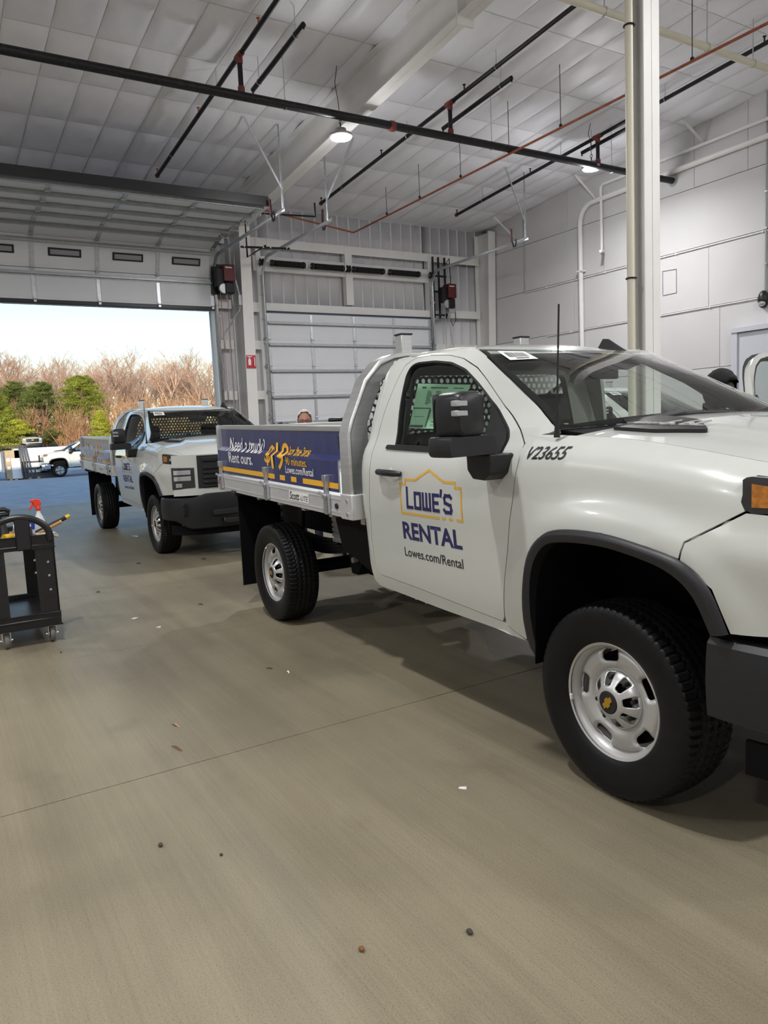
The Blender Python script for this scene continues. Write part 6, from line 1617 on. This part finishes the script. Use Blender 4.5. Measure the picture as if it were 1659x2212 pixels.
for i, (x, y) in enumerate(spots):
    o = variants[i] if i < 6 else copy_tree(variants[i % 6])
    s = rt.uniform(.82,1.08); x *= KW; y *= KW; s *= KS; o.location = (x, y, bank_z(x)-.3); o.rotation_euler = (0,0,rt.uniform(0,6.28)); o.scale = (s*1.15,s*1.15,s*(.86 if x > -70*KW else 1.0))
def conifer(seed, x, y, H, W, m_, label, leaves, cone=.55, nm='pine_tree'):
    a, b = pine(seed, H, W, leaves, cone); x *= KW; y *= KW; t = thing(nm, label, 'tree', (x, y, bank_z(x)-.3)); t.scale = (1.65,1.65,1.2)
    a.build('trunk', M['pinebark'], t, merge=0); b.build('needles', M[m_], t, merge=0, smooth_ang=0)
conifer(1, -57.5, 7.3, 6.6, 2.3, 'needleC', 'dark green spreading pine behind the distant truck', 15000, .5)
conifer(2, -60.0, 10.4, 7.2, 2.6, 'needleA', 'big sunlit green pine, tallest of the evergreens', 18000, .45)
conifer(3, -55.5, 4.0, 5.6, 2.0, 'needleA', 'bright green pine leaning at the edge of the doorway view', 13000, .5)
conifer(4, -54.5, 1.8, 4.4, 1.9, 'needleB', 'yellow-green young pine beyond the white truck body', 12000, .5)
conifer(5, -53.5, 10.3, 3.6, .75, 'needleB', 'small slim yellow-green conifer among russet shrubs', 6000, .8, 'small_conifer')
conifer(6, -55.0, 5.3, 3.0, 1.5, 'needleB', 'low yellow-green pine sapling behind the upended body', 7000, .5, 'small_conifer')
conifer(7, -62.0, 6.0, 6.6, 2.2, 'needleC', 'dark evergreen half hidden behind the front pines', 10000, .5)
vs_ = []
for k in range(4):
    t = thing('russet_shrub', 'dry russet shrub with many upright stems at the wood edge', 'shrub', (0,0,0), 0, 'russet shrubs at the wood edge'); shrub(70+k, 4.3).build('stems', M['shrubtwig'], t, merge=0); vs_.append(t)
sh = [(-56,8.4),(-55.2,9.3),(-56.5,11.6),(-55.8,12.8),(-57.5,14.2),(-56.5,15.6),(-58,17),(-57.5,18.6),(-59,20.4),(-58.5,22),(-56.3,6.3),(-60,13),(-61,15.8),(-61,19),(-60,24),(-57,0.2),(-58,-2.5)]
for i, (x, y) in enumerate(sh):
    o = vs_[i] if i < 4 else copy_tree(vs_[i % 4]); s = rt.uniform(.8,1.1); x *= KW; y *= KW; s *= 1.25; o.location = (x,y,bank_z(x)-.3); o.rotation_euler = (0,0,rt.uniform(0,6.28)); o.scale = (s,s,s*rt.uniform(.85,1.15))
